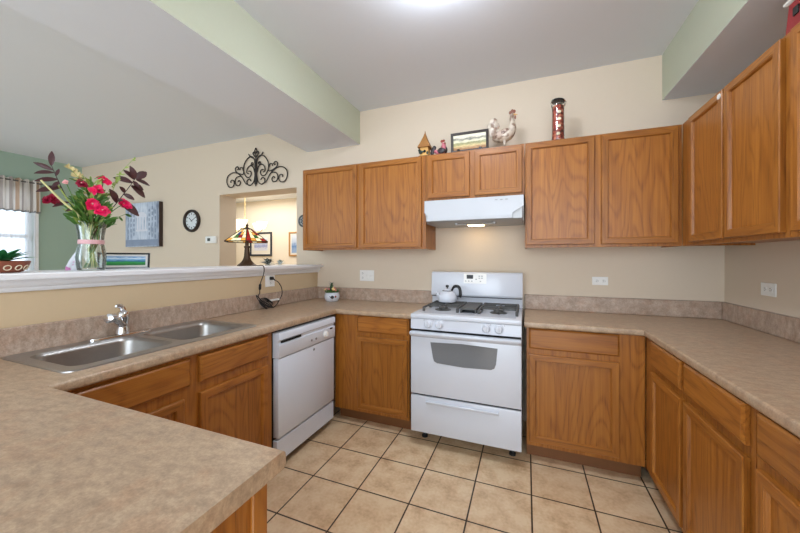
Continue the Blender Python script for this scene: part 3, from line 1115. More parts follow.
# planter with succulent
pl = thing('planter_bowl', 'low red clay bowl with cream pattern at the left end of the ledge', 'planter', (-2.13, .672, ZL))
pb = MB().rings(rings_ellipse((-2.13, .672, ZL), [(.055, 0), (.068, .006), (.082, .025), (.088, .042), (.090, .05), (.086, .052), (.08, .046), (.0, .044)], .75, 1.0))
pbo = obj('bowl', pb, CLAY, pl)
mo = MB()
for k in range(14):
    a = 2 * PI * k / 14
    c = Vector((-2.13 + .079 * .76 * math.cos(a), .672 + .0795 * math.sin(a), ZL + .022))
    tdir = Vector((-math.sin(a) * .76, math.cos(a), 0)).normalized()
    ring = [c + tdir * (.011 * math.cos(q)) + Vector((.0045 * math.cos(a) * math.sin(q), .0045 * math.sin(a) * math.sin(q), .010 * math.sin(q))) for q in [2 * PI * j / 12 for j in range(13)]]
    mo.tube(ring, .0022, 5)
obj('pattern', mo, CREAMP, pbo)
su = thing('succulent', 'green succulent rosette growing in the red clay bowl', 'plant', (-2.13, .672, ZL + .046))
rnd = random.Random(3)
lf = MB()
for k in range(20):
    a = 2.4 * k
    el = .25 + .9 * (k / 20)
    d = Vector((math.cos(a) * math.cos(el), math.sin(a) * math.cos(el), math.sin(el)))
    lf.leaf((-2.13 + .012 * math.cos(a), .672 + .012 * math.sin(a), ZL + .047), d, (0, 0, 1), .105 - .03 * k / 20, .030, .12 + .1 * rnd.random())
obj('leaves', lf, SUCC, su)
obj('soil', MB().rings(rings_ellipse((-2.13, .672, ZL + .0445), [(.078, 0), (.078, .003), (.0, .004)], .75, 1.0, 20)), SOILM, su)

# glass vase
vx, vy = -2.15, .995
va = thing('glass_vase', 'clear hurricane glass vase with a pink band holding the bouquet', 'vase', (vx, vy, ZL))
prof = [(.0, .0), (.048, .0), (.052, .006), (.055, .04), (.057, .07), (.053, .105), (.047, .14), (.047, .155), (.050, .19), (.056, .23), (.062, .255), (.060, .255), (.054, .23), (.048, .19), (.045, .155), (.045, .14), (.051, .105), (.054, .07), (.052, .04), (.047, .012), (.0, .010)]
prof = [(r * 1.07, z) for r, z in prof]
obj('vase_body', MB().lathe(prof, (vx, vy, ZL), 36, cap=False), GLASS, va)
obj('ribbon', MB().lathe([(.0515, .138), (.0525, .141), (.0525, .157), (.0515, .160)], (vx, vy, ZL), 32, cap=False), RIBBON, va)
rb_ = MB()
for k in range(18):
    a = 2 * PI * k / 18
    rb_.tube([(vx + r * math.cos(a), vy + r * math.sin(a), ZL + z) for r, z in ((.057, .012), (.0594, .04), (.0616, .07), (.0572, .105), (.0522, .135))], .0018, 5)
obj('cut_ribs', rb_, GLASS, va)

# flowers: stems start inside the vase and fan out
def stem_pts(tip, base_a, bend=.5):
    base = Vector((vx + .02 * math.cos(base_a), vy + .02 * math.sin(base_a), ZL + .016))
    neck = Vector((vx + .018 * math.cos(base_a + PI), vy + .018 * math.sin(base_a + PI), ZL + .15))
    tip = Vector(tip)
    lip = Vector((vx, vy, ZL + .26)) + (tip - Vector((vx, vy, tip.z))).normalized() * min(.045, (Vector((tip.x, tip.y, 0)) - Vector((vx, vy, 0))).length * .5)
    mid = lip.lerp(tip, .5) + Vector((0, 0, .012))
    return smooth_path([base, neck, lip, mid, tip], 5)


def blossom(mb, c, r, n=9, seed=0, mi=0):
    """ruffled double flower: three rings of cupped petals, tilted at random"""
    q = random.Random(seed)
    base = Vector((.75 + q.uniform(-.2, .2), -.35 + q.uniform(-.45, .45), .15 + q.uniform(-.1, .5))).normalized()
    e1 = base.orthogonal().normalized()
    e2 = base.cross(e1)
    for ring, (cnt, el0, sc) in enumerate(((n, -.15, 1.0), (n - 2, .35, .8), (5, .85, .6))):
        for k in range(cnt):
            a = 2 * PI * k / cnt + q.uniform(-.3, .3) + ring * .4
            el = el0 + q.uniform(-.25, .25)
            d = (e1 * math.cos(a) + e2 * math.sin(a)) * math.cos(el) + base * math.sin(el)
            mb.leaf(Vector(c), d, base, r * sc * q.uniform(.75, 1.2), r * sc * 1.05, q.uniform(-.45, .35), mi, 4)


FL = [((-2.12, 1.034, 1.745), .030, 'hot pink flower highest in the bouquet', PINK),
      ((-2.10, 1.000, 1.683), .036, 'hot pink flower with a pale heart just below the highest bloom', PINK),
      ((-2.07, .962, 1.600), .038, 'hot pink flower low at the left front of the vase mouth', PINK),
      ((-2.06, 1.000, 1.572), .036, 'hot pink flower lowest at the front of the vase mouth', PINK),
      ((-2.14, 1.140, 1.634), .036, 'hot pink flower at the right under the plum leaves', PINK),
      ((-2.16, .845, 1.609), .034, 'dark crimson flower leaning out at the far left of the bouquet', PINKD),
      ((-2.13, .945, 1.708), .026, 'crimson flower high left of the centre of the bouquet', PINKD),
      ((-2.15, .893, 1.704), .014, 'small pale pink bud left of the crimson bloom', PINKC)]
for i, (c, r, lab, pm) in enumerate(FL):
    r *= .86
    t = thing('cut_flower', lab, 'flower', (vx, vy, ZL + .016), 0, 'cut flowers in the vase')
    obj('stem', MB().tube(stem_pts(c, i * .8), .0022, 6), LEAFG, t)
    b = MB()
    blossom(b, c, r, 9, i)
    blossom(b, Vector(c) + Vector((.004, .6 * r * (-1) ** i, -.35 * r)), r * .7, 8, i + 30)
    b.ball(Vector(c) + Vector((.006, -.003, 0)), r * .16, 1, seg=8, rings=5)
    obj('blossom', b, [pm, PINKC], t)


def branch(lab, path, leaves, name='leafy_branch', mat=LEAFP, smat=DKFRAME, sr=.0026, seed=1, wid=.45, group=None):
    t = thing(name, lab, 'branch', (vx, vy, ZL + .016), 0, group)
    base = Vector((vx + .015 * math.cos(seed * 1.7), vy + .015 * math.sin(seed * 1.7), ZL + .016))
    pts = smooth_path([base, Vector((vx, vy, ZL + .15))] + [Vector(p) for p in path], 5)
    obj('stem', MB().tube(pts, [sr * (1.15 - .5 * i / len(pts)) for i in range(len(pts))], 6), smat, t)
    b = MB()
    q = random.Random(seed)
    for (a, e) in leaves:
        a, e = Vector(a), Vector(e)
        L = (e - a).length
        b.leaf(a, e - a, Vector((.8, -.3, .45 + q.uniform(-.3, .3))), L, L * wid, q.uniform(.05, .25))
    obj('leaves', b, mat, t)
    return t


bxp = -2.15
branch('plum-leaved branch leaning left towards the window', [(bxp, .965, 1.53), (bxp, .909, 1.60), (bxp, .864, 1.707), (bxp, .840, 1.775)],
       [((bxp, .840, 1.772), (bxp + .01, .838, 1.842)), ((bxp, .846, 1.752), (bxp, .780, 1.772)), ((bxp, .85, 1.74), (bxp + .02, .778, 1.728)), ((bxp, .856, 1.725), (bxp, .868, 1.765)),
        ((bxp, .862, 1.71), (bxp + .01, .782, 1.692)), ((bxp, .875, 1.675), (bxp, .788, 1.640)), ((bxp, .868, 1.70), (bxp + .02, .835, 1.665)), ((bxp, .905, 1.605), (bxp, .845, 1.582)),
        ((bxp, .93, 1.575), (bxp + .02, .885, 1.56))], seed=2, wid=.34, group='plum-leaved branches')
branch('plum-leaved branch leaning right in front of the canvas', [(bxp, 1.045, 1.53), (bxp, 1.101, 1.621), (bxp, 1.174, 1.743), (bxp, 1.200, 1.79)],
       [((bxp, 1.185, 1.765), (bxp, 1.10, 1.782)), ((bxp, 1.195, 1.785), (bxp, 1.150, 1.835)), ((bxp, 1.20, 1.79), (bxp + .02, 1.172, 1.855)), ((bxp, 1.205, 1.79), (bxp, 1.265, 1.853)),
        ((bxp, 1.19, 1.775), (bxp + .03, 1.205, 1.745)), ((bxp, 1.205, 1.785), (bxp, 1.285, 1.77)), ((bxp, 1.19, 1.76), (bxp, 1.25, 1.735)), ((bxp, 1.18, 1.745), (bxp, 1.265, 1.695)),
        ((bxp, 1.15, 1.70), (bxp + .02, 1.115, 1.725)), ((bxp, 1.14, 1.69), (bxp + .02, 1.19, 1.668)), ((bxp, 1.11, 1.635), (bxp + .03, 1.065, 1.70)), ((bxp, 1.12, 1.645), (bxp + .02, 1.215, 1.575)),
        ((bxp, 1.13, 1.66), (bxp + .04, 1.10, 1.64))], seed=5, wid=.5, group='plum-leaved branches')
branch('small trailing sprig low at the right of the vase mouth', [(bxp, 1.06, 1.525), (bxp, 1.10, 1.545), (bxp, 1.15, 1.575)],
       [((bxp, 1.10, 1.545), (bxp, 1.095, 1.515)), ((bxp, 1.12, 1.555), (bxp, 1.14, 1.535)), ((bxp, 1.15, 1.575), (bxp, 1.185, 1.565))], seed=8, mat=LEAFG, smat=LEAFG, sr=.0018)
branch('thick pale yellow stalk sticking out to the left', [(bxp + .01, .945, 1.53), (bxp + .01, .87, 1.61), (bxp + .01, .800, 1.692)], [((bxp, .93, 1.545), (bxp, .95, 1.57))], name='flower_stalk', mat=LEAFG, smat=STALK, sr=.0062, seed=11)
branch('thinner green stalk beside the pale yellow stalk', [(bxp, .955, 1.54), (bxp, .905, 1.61), (bxp, .862, 1.685)], [((bxp, .94, 1.555), (bxp, .96, 1.59))], name='flower_stalk', mat=LEAFG, smat=LEAFL, sr=.0045, seed=12)


def plume(lab, path, mat, seed, dens=26, sz=.022):
    t = thing('seed_plume', lab, 'plant', (vx, vy, ZL + .016), 0)
    pts = smooth_path([Vector((vx, vy, ZL + .02)), Vector((vx, vy, ZL + .15))] + [Vector(p) for p in path], 8)
    obj('stem', MB().tube(pts, .0014, 5), LEAFL, t)
    b = MB()
    q = random.Random(seed)
    tail = pts[int(len(pts) * .55):]
    for k in range(dens):
        p = tail[int(q.random() * (len(tail) - 1))]
        d = Vector((q.uniform(-.6, .8), q.uniform(-1, 1), q.uniform(-.2, 1)))
        b.leaf(p, d, (.8, -.3, .3), sz * q.uniform(.6, 1.2), sz * .4, .1, 0, 3)
    obj('seeds', b, mat, t)


plume('tall thin lime green spike at the top right of the bouquet', [(bxp, 1.04, 1.56), (bxp, 1.09, 1.70), (bxp, 1.13, 1.81), (bxp, 1.20, 1.915)], LEAFL, 4, 34)
plume('cream feathery plume at the upper left of the bouquet', [(bxp, .99, 1.56), (bxp, .97, 1.69), (bxp, .94, 1.74), (bxp, .90, 1.785)], PLUME, 6, 48, .03)
fo = MB()
q = random.Random(9)
for k in range(330):
    a = q.uniform(0, 2 * PI)
    t = q.random()
    r = .02 + .06 * t
    base = Vector((vx + r * .6 * math.cos(a), vy + r * .8 * math.sin(a), ZL + .225 + .22 * q.random() * (1.25 - t)))
    d = Vector((math.cos(a) * .8, math.sin(a), q.uniform(.2, 1.6)))
    fo.leaf(base, d, (.8, -.3, .6), q.uniform(.03, .07), q.uniform(.008, .022), q.uniform(-.1, .3), 0 if q.random() < .7 else 1, 3)
for k in range(44):
    a = q.uniform(0, 2 * PI)
    fo.tube([(vx + .03 * math.cos(a), vy + .03 * math.sin(a), ZL + .015), (vx + .03 * math.cos(a + 2.6), vy + .03 * math.sin(a + 2.6), ZL + .15), (vx + .04 * math.cos(a + 3), vy + .04 * math.sin(a + 3), ZL + .30)], .002, 5, mi=q.choice((0, 2)))
fl_o = obj('bouquet_greenery', fo, [LEAFG, LEAFL, STALK], origin=(vx, vy, ZL + .016))
tag(fl_o, 'mixed green filler leaves and stems crowding the vase', 'greenery')
fl_o['kind'] = 'stuff'

# crumpled gift bag behind the vase
bgm = MB()
bx0, by0 = -2.25, .958
ringsb = []
for z, sx_, sy_, k in ((0, .022, .026, 0), (.02, .022, .027, .2), (.05, .018, .022, .5), (.08, .013, .016, .8), (.105, .008, .009, 1.1), (.122, .003, .004, 1.3)):
    ringsb.append([Vector((bx0 + (sx_ * (1 + .18 * math.sin(5 * a + k * 3))) * math.cos(a), by0 + (sy_ * (1 + .14 * math.sin(4 * a + k * 5))) * math.sin(a) + .034 * z / .12, ZL + z)) for a in [2 * PI * j / 28 for j in range(28)]])
bgm.rings(ringsb)
bag = obj('gift_pouch', bgm, spotted('pink_spotted_film', '#E6E8F2', '#D27BB8', 22, .56, .60, .3), origin=(bx0, by0, ZL))
tag(bag, 'crumpled white pouch with pink spots, left behind the glass vase', 'pouch')


def picture(name, label, cat, centre, w, h, frame, fw, depth, mats, tilt=0.0, rz=0.0, mount=0.0, group=None, stand=False):
    """upright rectangular picture facing local -y, centre at the middle of the bottom edge"""
    t = thing(name, label, cat, centre, rz, group)
    M = Matrix.Rotation(-tilt, 4, 'X')
    fr = MB()
    rs = rect_rings(-w / 2, w / 2, 0, h, [(0, 0), (0, -depth), (fw * .25, -depth - .003), (fw * .8, -depth), (fw, -depth * .45), (fw, 0)])
    fr.rings([[M @ Vector(p) for p in r] for r in rs], cap0=False, cap1=False)
    bk = MB().box(-w / 2 + .002, w / 2 - .002, -.004, -.0005, .002, h - .002, M=M)
    fr.v, fr.f, fr.m = fr.v + bk.v, fr.f + [tuple(i + len(fr.v) for i in f) for f in bk.f], fr.m + bk.m
    obj('frame', fr, frame, t, world=False, ang=25)
    i = fw
    if mount:
        obj('mount', MB().box(-w / 2 + i - .001, w / 2 - i + .001, -depth * .42, -.004, i - .001, h - i + .001, M=M), PAPER, t, world=False)
        i += mount
    obj('picture', MB().box(-w / 2 + i, w / 2 - i, -depth * .42 - .002, -.0045, i, h - i, M=M), mats, t, world=False)
    if stand:
        obj('easel_strut', MB().prism([(.0, h * .6), (.0, h * .55), (h * .38, .0), (h * .42, .0)], 'x', -.012, .012), frame, t, world=False)
    return t


# framed photo leaning on the ledge
pt = picture('photo_frame', 'black framed lake photo standing behind the vase on the ledge', 'picture frame', (-2.30, 1.225, ZL), .25, .098, BLACK, .010, .012, LAKE, tilt=-.12, rz=R90 - .25, mount=.012, stand=True)

# stained glass lamp
lpx, lpy = -2.21, 2.075
lp = thing('table_lamp', 'stained glass table lamp with bronze base standing on the ledge', 'lamp', (lpx, lpy, ZL))
obj('lamp_base', MB().rings([[Vector((lpx + r * math.cos(2 * PI * k / 8 + PI / 8), lpy + r * math.sin(2 * PI * k / 8 + PI / 8), ZL + z)) for k in range(8)] for r, z in ((.080, 0), (.080, .008), (.070, .014), (.050, .030), (.036, .048), (.026, .075), (.022, .12), (.019, .150), (.025, .156), (.025, .166), (.016, .170), (.016, .20), (.010, .215), (.008, .30))]), BRONZE, lp, ang=25)
shp = MB()
lead = MB()
nside = 6
r0, z0, r1, z1 = .185, 1.462, .042, 1.568
patt = [[[1, 0, 0, 1], [0, 3, 2, 0], [0, 4, 1, 0], [0, 1, 0, 0]], [[2, 1, 0, 2], [2, 0, 3, 0], [2, 0, 1, 2], [2, 0, 0, 2]]]
for sde in range(nside):
    a0, a1 = 2 * PI * sde / nside + .25, 2 * PI * (sde + 1) / nside + .25
    p00 = Vector((lpx + r0 * math.cos(a0), lpy + r0 * math.sin(a0), z0))
    p01 = Vector((lpx + r0 * math.cos(a1), lpy + r0 * math.sin(a1), z0))
    p10 = Vector((lpx + r1 * math.cos(a0), lpy + r1 * math.sin(a0), z1))
    p11 = Vector((lpx + r1 * math.cos(a1), lpy + r1 * math.sin(a1), z1))
    nc, nr = 4, 4

    def Q(i, j):
        return p00.lerp(p01, i / nc).lerp(p10.lerp(p11, i / nc), j / nr)
    for j in range(nr):
        for i in range(nc):
            mi = patt[sde % 2][j][i]
            shp.add([Q(i, j), Q(i + 1, j), Q(i + 1, j + 1), Q(i, j + 1)], [(0, 1, 2, 3)], mi)
    lead.tube([p00, p10], .004, 6)
    lead.tube([p00, p01], .005, 6)
    lead.tube([p10, p11], .004, 6)
    for j in (1, 2, 3):
        lead.tube([Q(0, j), Q(nc, j)], .0018, 4)
    for i in (1, 2, 3):
        lead.tube([Q(i, 0), Q(i, nr)], .0016, 4)
sho = obj('lamp_shade', shp, LG, lp, smooth=False)
obj('leading', lead, BRONZE, sho)
obj('finial', MB().lathe([(.045, 1.566), (.03, 1.576), (.012, 1.582), (.008, 1.592), (.012, 1.60), (.004, 1.618), (.0, 1.62)], (lpx, lpy, 0), 14), BRONZE, lp)
# its flex: over the ledge, through an inline switch, to a bundle and the plug
cpath = smooth_path([(-2.13, 2.100, ZL + .004), (-2.03, 2.020, ZL + .004), (-1.966, 2.000, ZL + .006), (-1.948, 1.999, 1.24), (-1.955, 1.998, 1.19), (-1.985, 1.997, 1.12), (-1.992, 1.997, 1.06), (-1.99, 1.995, 1.04),
                     (-1.985, 1.975, 1.02), (-1.97, 2.005, .97), (-1.96, 2.055, .935), (-1.955, 2.105, .918), (-1.965, 2.065, .945), (-1.98, 1.995, .99), (-1.985, 1.955, 1.03), (-1.97, 1.965, .99), (-1.955, 2.025, .94), (-1.95, 2.095, .918),
                     (-1.97, 2.160, .93), (-1.992, 2.220, .965), (-1.995, 2.254, 1.01), (-1.99, 2.240, 1.07), (-1.992, 2.200, 1.12), (-1.995, 2.160, 1.138)], 5)
co = obj('power_cord', MB().tube(cpath, .0035, 6), MATTE, lp)
obj('inline_switch', MB().tube([(-1.985, 1.997, 1.118), (-1.987, 1.997, 1.112), (-1.990, 1.997, 1.075), (-1.990, 1.997, 1.068)], [.004, .010, .010, .004], 10), MATTE, co)
obj('plug', MB().box(-2.021, -1.995, 2.130, 2.160, 1.140, 1.167, .004).tube([(-2.0, 2.15, 1.153), (-1.992, 2.165, 1.138)], [.008, .004], 8), MATTE, co)
bn = MB()
for k in range(5):
    pts = [Vector((-1.972 + .012 * math.sin(a * 2 + k), 2.020 + .042 * math.cos(a + k * .5) + .012 * k, .968 + .034 * math.sin(a + k * .5) - .008 * k)) for a in [2 * PI * j / 20 for j in range(21)]]
    bn.tube(pts, .0035, 6)
obj('coiled_flex', bn, MATTE, co)
ad = thing('white_adapter', 'small white plug strip lying behind the black lamp cord', 'adapter', (-1.995, 2.16, .962))
obj('adapter_body', MB().box(-2.006, -1.985, 2.110, 2.215, .962, .976, .003), PLASTIC, ad)


# silver leaf ornaments on the ledge
def leafset(label, c, n, s, mat, seed):
    t = thing('leaf_ornament', label, 'ornament', c, 0, 'leaf ornaments on the ledge')
    q = random.Random(seed)
    b = MB()
    for k in range(n):
        a = 2 * PI * k / n + q.uniform(-.2, .2)
        el = q.uniform(.3, 1.25)
        b.leaf(Vector(c) + Vector((0, 0, .004)), (math.cos(a) * math.cos(el), math.sin(a) * math.cos(el), math.sin(el)), (0, 0, 1), s * q.uniform(.8, 1.1), s * .55, .3)
    obj('leaves', b, mat, t)
    obj('ornament_foot', MB().lathe([(s * .3, 0), (s * .3, .004), (s * .08, .008)], c, 12), mat, t)


SILV = spotted('variegated_leaf', '#40463A', '#C9CFC6', 45, .5, .56, .4)
SILVL = spotted('pale_variegated_leaf', '#6F8460', '#E4E8E4', 40, .36, .46, .4)
leafset('dark variegated leaf ornament on the ledge right of the lamp', (-2.20, 2.30, ZL), 20, .075, SILV, 1)
leafset('pale silvery leaf ornament nearest the right end of the ledge', (-2.20, 2.46, ZL), 16, .055, SILVL, 2)

# ================================================================== pot plant on the worktop
pp = thing('flower_pot', 'small round white painted pot on the worktop in the left corner', 'pot', (-1.735, 2.64, ZT))
pc_ = (-1.735, 2.64, ZT)
obj('pot_body', MB().lathe([(.05, 0), (.058, .004), (.071, .03), (.073, .055), (.066, .078), (.068, .084), (.063, .086), (.058, .076), (.0, .072)], pc_, 28), ENAMEL, pp)
mk = MB()
mk.ball((-1.692, 2.578, ZT + .046), .016, 0, 1, .45, 1, M=Matrix.Rotation(.6, 4, 'Z'))
mk.ball((-1.672, 2.602, ZT + .05), .012, 1, .6, .9, .8)
mk.tube([(-1.715, 2.569, ZT + .055), (-1.702, 2.570, ZT + .040), (-1.685, 2.579, ZT + .03)], .003, 6)
obj('painted_motif', mk, [BLACK, RUST], pp)
pq = thing('pot_plant', 'little green succulent with pink and cream tips in the white pot', 'plant', (-1.735, 2.64, ZT + .074))
lf = MB()
q = random.Random(5)
for k in range(70):
    a = q.uniform(0, 2 * PI)
    r = .055 * math.sqrt(q.random())
    lf.leaf((pc_[0] + r * math.cos(a), pc_[1] + r * math.sin(a), ZT + .076), (math.cos(a) * .7, math.sin(a) * .7, q.uniform(.5, 1.6)), (0, 0, 1), q.uniform(.025, .05), .014, .1, 0)
for k in range(14):
    lf.ball((pc_[0] + q.uniform(-.055, .055), pc_[1] + q.uniform(-.05, .03), ZT + q.uniform(.105, .128)), .010, q.choice((1, 1, 2)), seg=8, rings=5)
lf.tube([(pc_[0] - .01, pc_[1], ZT + .08), (pc_[0] - .008, pc_[1], ZT + .13), (pc_[0] - .002, pc_[1], ZT + .175)], [.012, .015, .009], 10, mi=3)
for k in range(26):
    a = 2.4 * k
    z = ZT + .11 + .07 * k / 26
    lf.leaf((pc_[0] - .006 + .01 * math.cos(a), pc_[1] + .01 * math.sin(a), z), (math.cos(a), math.sin(a), .6), (0, 0, 1), .022, .009, .1, 3, 3)
obj('leaves', lf, [LEAFG, simple('soft_coral', '#D9807A', .5), simple('soft_yellow', '#E8CF8A', .5), simple('dark_green', '#2E4E2E', .5, var=.3)], pq)
obj('soil', MB().lathe([(.057, .0735), (.057, .077), (.0, .079)], (pc_[0], pc_[1], ZT), 20), SOILM, pq)

# ================================================================== kettle
kx, ky, kz = -.600, 2.585, .967
kt = thing('tea_kettle', 'white enamel kettle with black handle on the rear left burner', 'kettle', (kx, ky, kz))
obj('kettle_body', MB().lathe([(.0, 0), (.062, .0), (.072, .006), (.078, .022), (.076, .045), (.066, .068), (.050, .084), (.034, .092), (.032, .094)], (kx, ky, kz), 32), ENAMEL, kt)
ld = obj('lid', MB().lathe([(.036, .090), (.036, .096), (.028, .104), (.010, .109), (.0, .110)], (kx, ky, kz), 24), ENAMEL, kt)
obj('lid_knob', MB().lathe([(.005, .108), (.006, .118), (.013, .124), (.013, .132), (.008, .138), (.0, .139)], (kx, ky, kz), 16), BLACK, ld)
obj('lid_band', MB().lathe([(.038, .086), (.0395, .090), (.038, .095)], (kx, ky, kz), 24, cap=False), BLACK, kt)
obj('spout', MB().tube(smooth_path([(kx - .040, ky - .038, kz + .035), (kx - .058, ky - .058, kz + .05), (kx - .066, ky - .068, kz + .075), (kx - .073, ky - .076, kz + .085)], 4), [.016] * 4 + [.013] * 4 + [.009] * 5, 12), ENAMEL, kt)
obj('handle', MB().tube(smooth_path([(kx + .035, ky, kz + .092), (kx + .055, ky, kz + .125), (kx + .088, ky, kz + .128), (kx + .104, ky, kz + .10), (kx + .106, ky, kz + .06), (kx + .098, ky, kz + .045)], 5), [.009] * 5 + [.012] * 20 + [.009], 12), BLACK, kt)

# ================================================================== things on top of the wall cabinets
ZW = UZ1 + .0003
TY = 2.575
# birdhouse
bx, bz = -.785, ZW
bh = thing('birdhouse', 'small yellow wooden birdhouse with a pointed brown roof', 'birdhouse', (bx, TY, bz))
obj('house_body', MB().box(bx - .034, bx + .034, TY - .034, TY + .034, bz + .008, bz + .085, .002), STRAW, bh)
obj('base_board', MB().box(bx - .046, bx + .046, TY - .046, TY + .046, bz, bz + .008, .002), DKFRAME, bh)
rf = MB().rings([[Vector((bx + r * sx_, TY + r * sy_, bz + z)) for sx_, sy_ in ((-1, -1), (1, -1), (1, 1), (-1, 1))] for r, z in ((.052, .078), (.050, .086), (.030, .130), (.014, .172), (.004, .205), (.001, .225))])
obj('roof', rf, ROOFW, bh, ang=20)
obj('entry_hole', MB().lathe([(.011, 0), (.011, .003), (.0, .003)], (0, 0, 0), 16, M=Matrix.Rotation(R90, 4, 'X')), BLACK, bh, world=False).location = (.006, -.034, .045)
TEAL = simple('dark_teal', '#28342A', .5, var=.3)
obj('perched_bird', MB().ball((bx - .026, TY - .042, bz + .038), .017, 0, 1, .6, .9).ball((bx - .036, TY - .044, bz + .052), .011, 0).tube([(bx - .015, TY - .042, bz + .040), (bx + .004, TY - .042, bz + .046)], [.008, .003], 8), TEAL, bh)
obj('heart', MB().ball((bx + .030, TY - .036, bz + .03), .013, 0, .8, .5, 1), TEAL, bh)


def fowl(name, label, x, y, z, s, mats, flip=1, tailmat=0, headmat=0):
    """a standing cockerel figurine facing +x (flip=1)"""
    t = thing(name, label, 'figurine', (x, y, z))

    def P(a, b, c=0):
        return Vector((x + flip * a * s, y + c * s, z + b * s))
    body = MB().tube(smooth_path([P(-.30, .36), P(-.18, .34), P(-.02, .33), P(.14, .40), P(.24, .56), P(.25, .74), P(.23, .86), P(.25, .95), P(.29, .97)], 4),
                     [.05 * s, .08 * s, .10 * s, .12 * s] + [s * (.13 + .012 * i) for i in range(4)] + [s * (.178 + .003 * i) for i in range(4)] + [s * (.19 - .008 * i) for i in range(4)] + [s * (.155 - .015 * i) for i in range(4)] + [s * (.095 - .006 * i) for i in range(4)] + [s * .073] * 4 + [s * .07] * 4 + [s * .03], 14, squash=.8)
    obj('body', body, mats[0], t)
    tl = MB()
    for i, (px_, pz_, r) in enumerate(((-.22, .42, .10), (-.30, .54, .14), (-.32, .68, .15), (-.27, .80, .12), (-.20, .70, .10), (-.16, .50, .09))):
        tl.ball(P(px_, pz_, .02 * (-1) ** i), r * s, 0, 1, .28, 1.15)
    obj('tail', tl, mats[1], t)
    wg = MB()
    for sd_ in (-1, 1):
        wg.ball(P(-.02, .42, sd_ * .145), .17 * s, 0, 1.35, .2, .62, M=Matrix.Rotation(-.35 * flip, 4, 'Y'))
    obj('wing', wg, mats[2], t)
    hd_ = MB()
    for i, (a, b) in enumerate(((.20, 1.03), (.25, 1.07), (.30, 1.05))):
        hd_.ball(P(a, b), .045 * s, 0, 1, .4, 1.2)
    hd_.ball(P(.33, .88), .038 * s, 0, .7, .5, 1.5)
    obj('comb', hd_, mats[3], t)
    obj('beak', MB().tube([P(.29, .965), P(.40, .95)], [.03 * s, .004 * s], 8), STRAW, t)
    for sd_ in (-1, 1):
        obj('leg', MB().tube([P(.05, .28, sd_ * .07), P(.04, .12, sd_ * .07), P(.05, .012, sd_ * .07)], [.055 * s, .026 * s, .022 * s], 8).tube([P(-.06, .012, sd_ * .07), P(.16, .012, sd_ * .07)], [.012 * s, .018 * s], 6).tube([P(.04, .012, sd_ * .07), P(.12, .012, sd_ * .14)], .012 * s, 6), mats[0], t)
    return t


DRK = simple('dark_feather_paint', '#2C2426', .45, var=.3, scale=40)
hx_ = -.655
hn = thing('hen_figurine', 'little dark and pink hen figurine squatting beside the birdhouse', 'figurine', (hx_, TY, ZW))
PINKP = simple('rose_paint', '#C4707A', .5, var=.2, scale=40)
obj('body', MB().tube(smooth_path([(hx_ - .045, TY, ZW + .045), (hx_ - .02, TY, ZW + .030), (hx_ + .015, TY, ZW + .034), (hx_ + .030, TY, ZW + .06), (hx_ + .022, TY, ZW + .088), (hx_ + .024, TY, ZW + .105)], 4), [.018] * 4 + [.028] * 4 + [.032] * 4 + [.026] * 4 + [.014] * 4 + [.011], 12, squash=.8), PINKP, hn)
tl = MB()
for i, (a_, b_, r_) in enumerate(((-.062, .055, .020), (-.052, .072, .017), (-.070, .035, .017))):
    tl.ball((hx_ + a_, TY, ZW + b_), r_, 0, 1, .5, 1.1)
obj('tail', tl, DRK, hn)
obj('wing', MB().ball((hx_ + .014, TY - .026, ZW + .036), .028, 0, 1.2, .35, .85), DRK, hn)
obj('breast', MB().ball((hx_ + .042, TY, ZW + .045), .022, 0, .8, .9, 1.2), DRK, hn)
obj('comb', MB().ball((hx_ + .012, TY, ZW + .120), .012, 0, 1, .4, 1).ball((hx_ + .027, TY, ZW + .122), .011, 0, 1, .4, 1).ball((hx_ + .038, TY, ZW + .097), .010, 0, .7, .5, 1.3), RUST, hn)
obj('foot', MB().box(hx_ - .02, hx_ + .025, TY - .018, TY + .018, ZW, ZW + .006, .002), DRK, hn)
fowl('rooster_figurine', 'tall white mottled ceramic rooster right of the framed landscape', -.166, TY + .01, ZW, .262, [ROOST, ROOST, spotted('brown_wing_glaze', '#B7A08E', '#6E5040', 30, .5, .6), simple('brown_comb_glaze', '#8A5540', .5, var=.2)])
tr = picture('landscape_tray', 'dark framed farm landscape leaning on top of the short cabinet', 'picture', (-.418, TY + .005, ZW + .010), .292, .152, DKFRAME, .020, .014, FARM, tilt=-.14)
for fx in (-.085, .085):
    obj('easel_foot', MB().box(fx - .012, fx + .012, -.035, .05, -.010, .006, .002).box(fx - .010, fx + .010, -.035, -.026, .0, .02, .002), BLACK, tr, world=False)
# jar of peppers
jx = .212
jr = thing('spice_jar', 'tall glass jar of red peppers with a dark clamp lid', 'jar', (jx, TY, ZW))
obj('jar_glass', MB().lathe([(.0, 0), (.041, 0), (.043, .006), (.041, .08), (.039, .20), (.040, .245), (.043, .26), (.043, .268), (.039, .268), (.0385, .262)], (jx, TY, ZW), 28, cap=False), GLASS, jr)
obj('jar_filling', MB().lathe([(.0, .009), (.0385, .011), (.0370, .20), (.0375, .243), (.035, .256), (.0, .257)], (jx, TY, ZW), 24), PEPPERS, jr)
ML = Matrix.Rotation(.13, 4, 'Y')
obj('jar_lid', MB().lathe([(.0, .0), (.044, .0), (.047, .006), (.044, .012), (.02, .016), (.0, .017)], (jx, TY, ZW + .288), 26, M=ML), BLACK, jr)
obj('clamp_wire', MB().tube([(jx + .043, TY, ZW + .255), (jx + .050, TY - .012, ZW + .278), (jx + .03, TY - .034, ZW + .292)], .0025, 6).tube([(jx - .043, TY, ZW + .255), (jx - .048, TY - .012, ZW + .285), (jx - .03, TY - .034, ZW + .300)], .0025, 6), CHROME, jr)
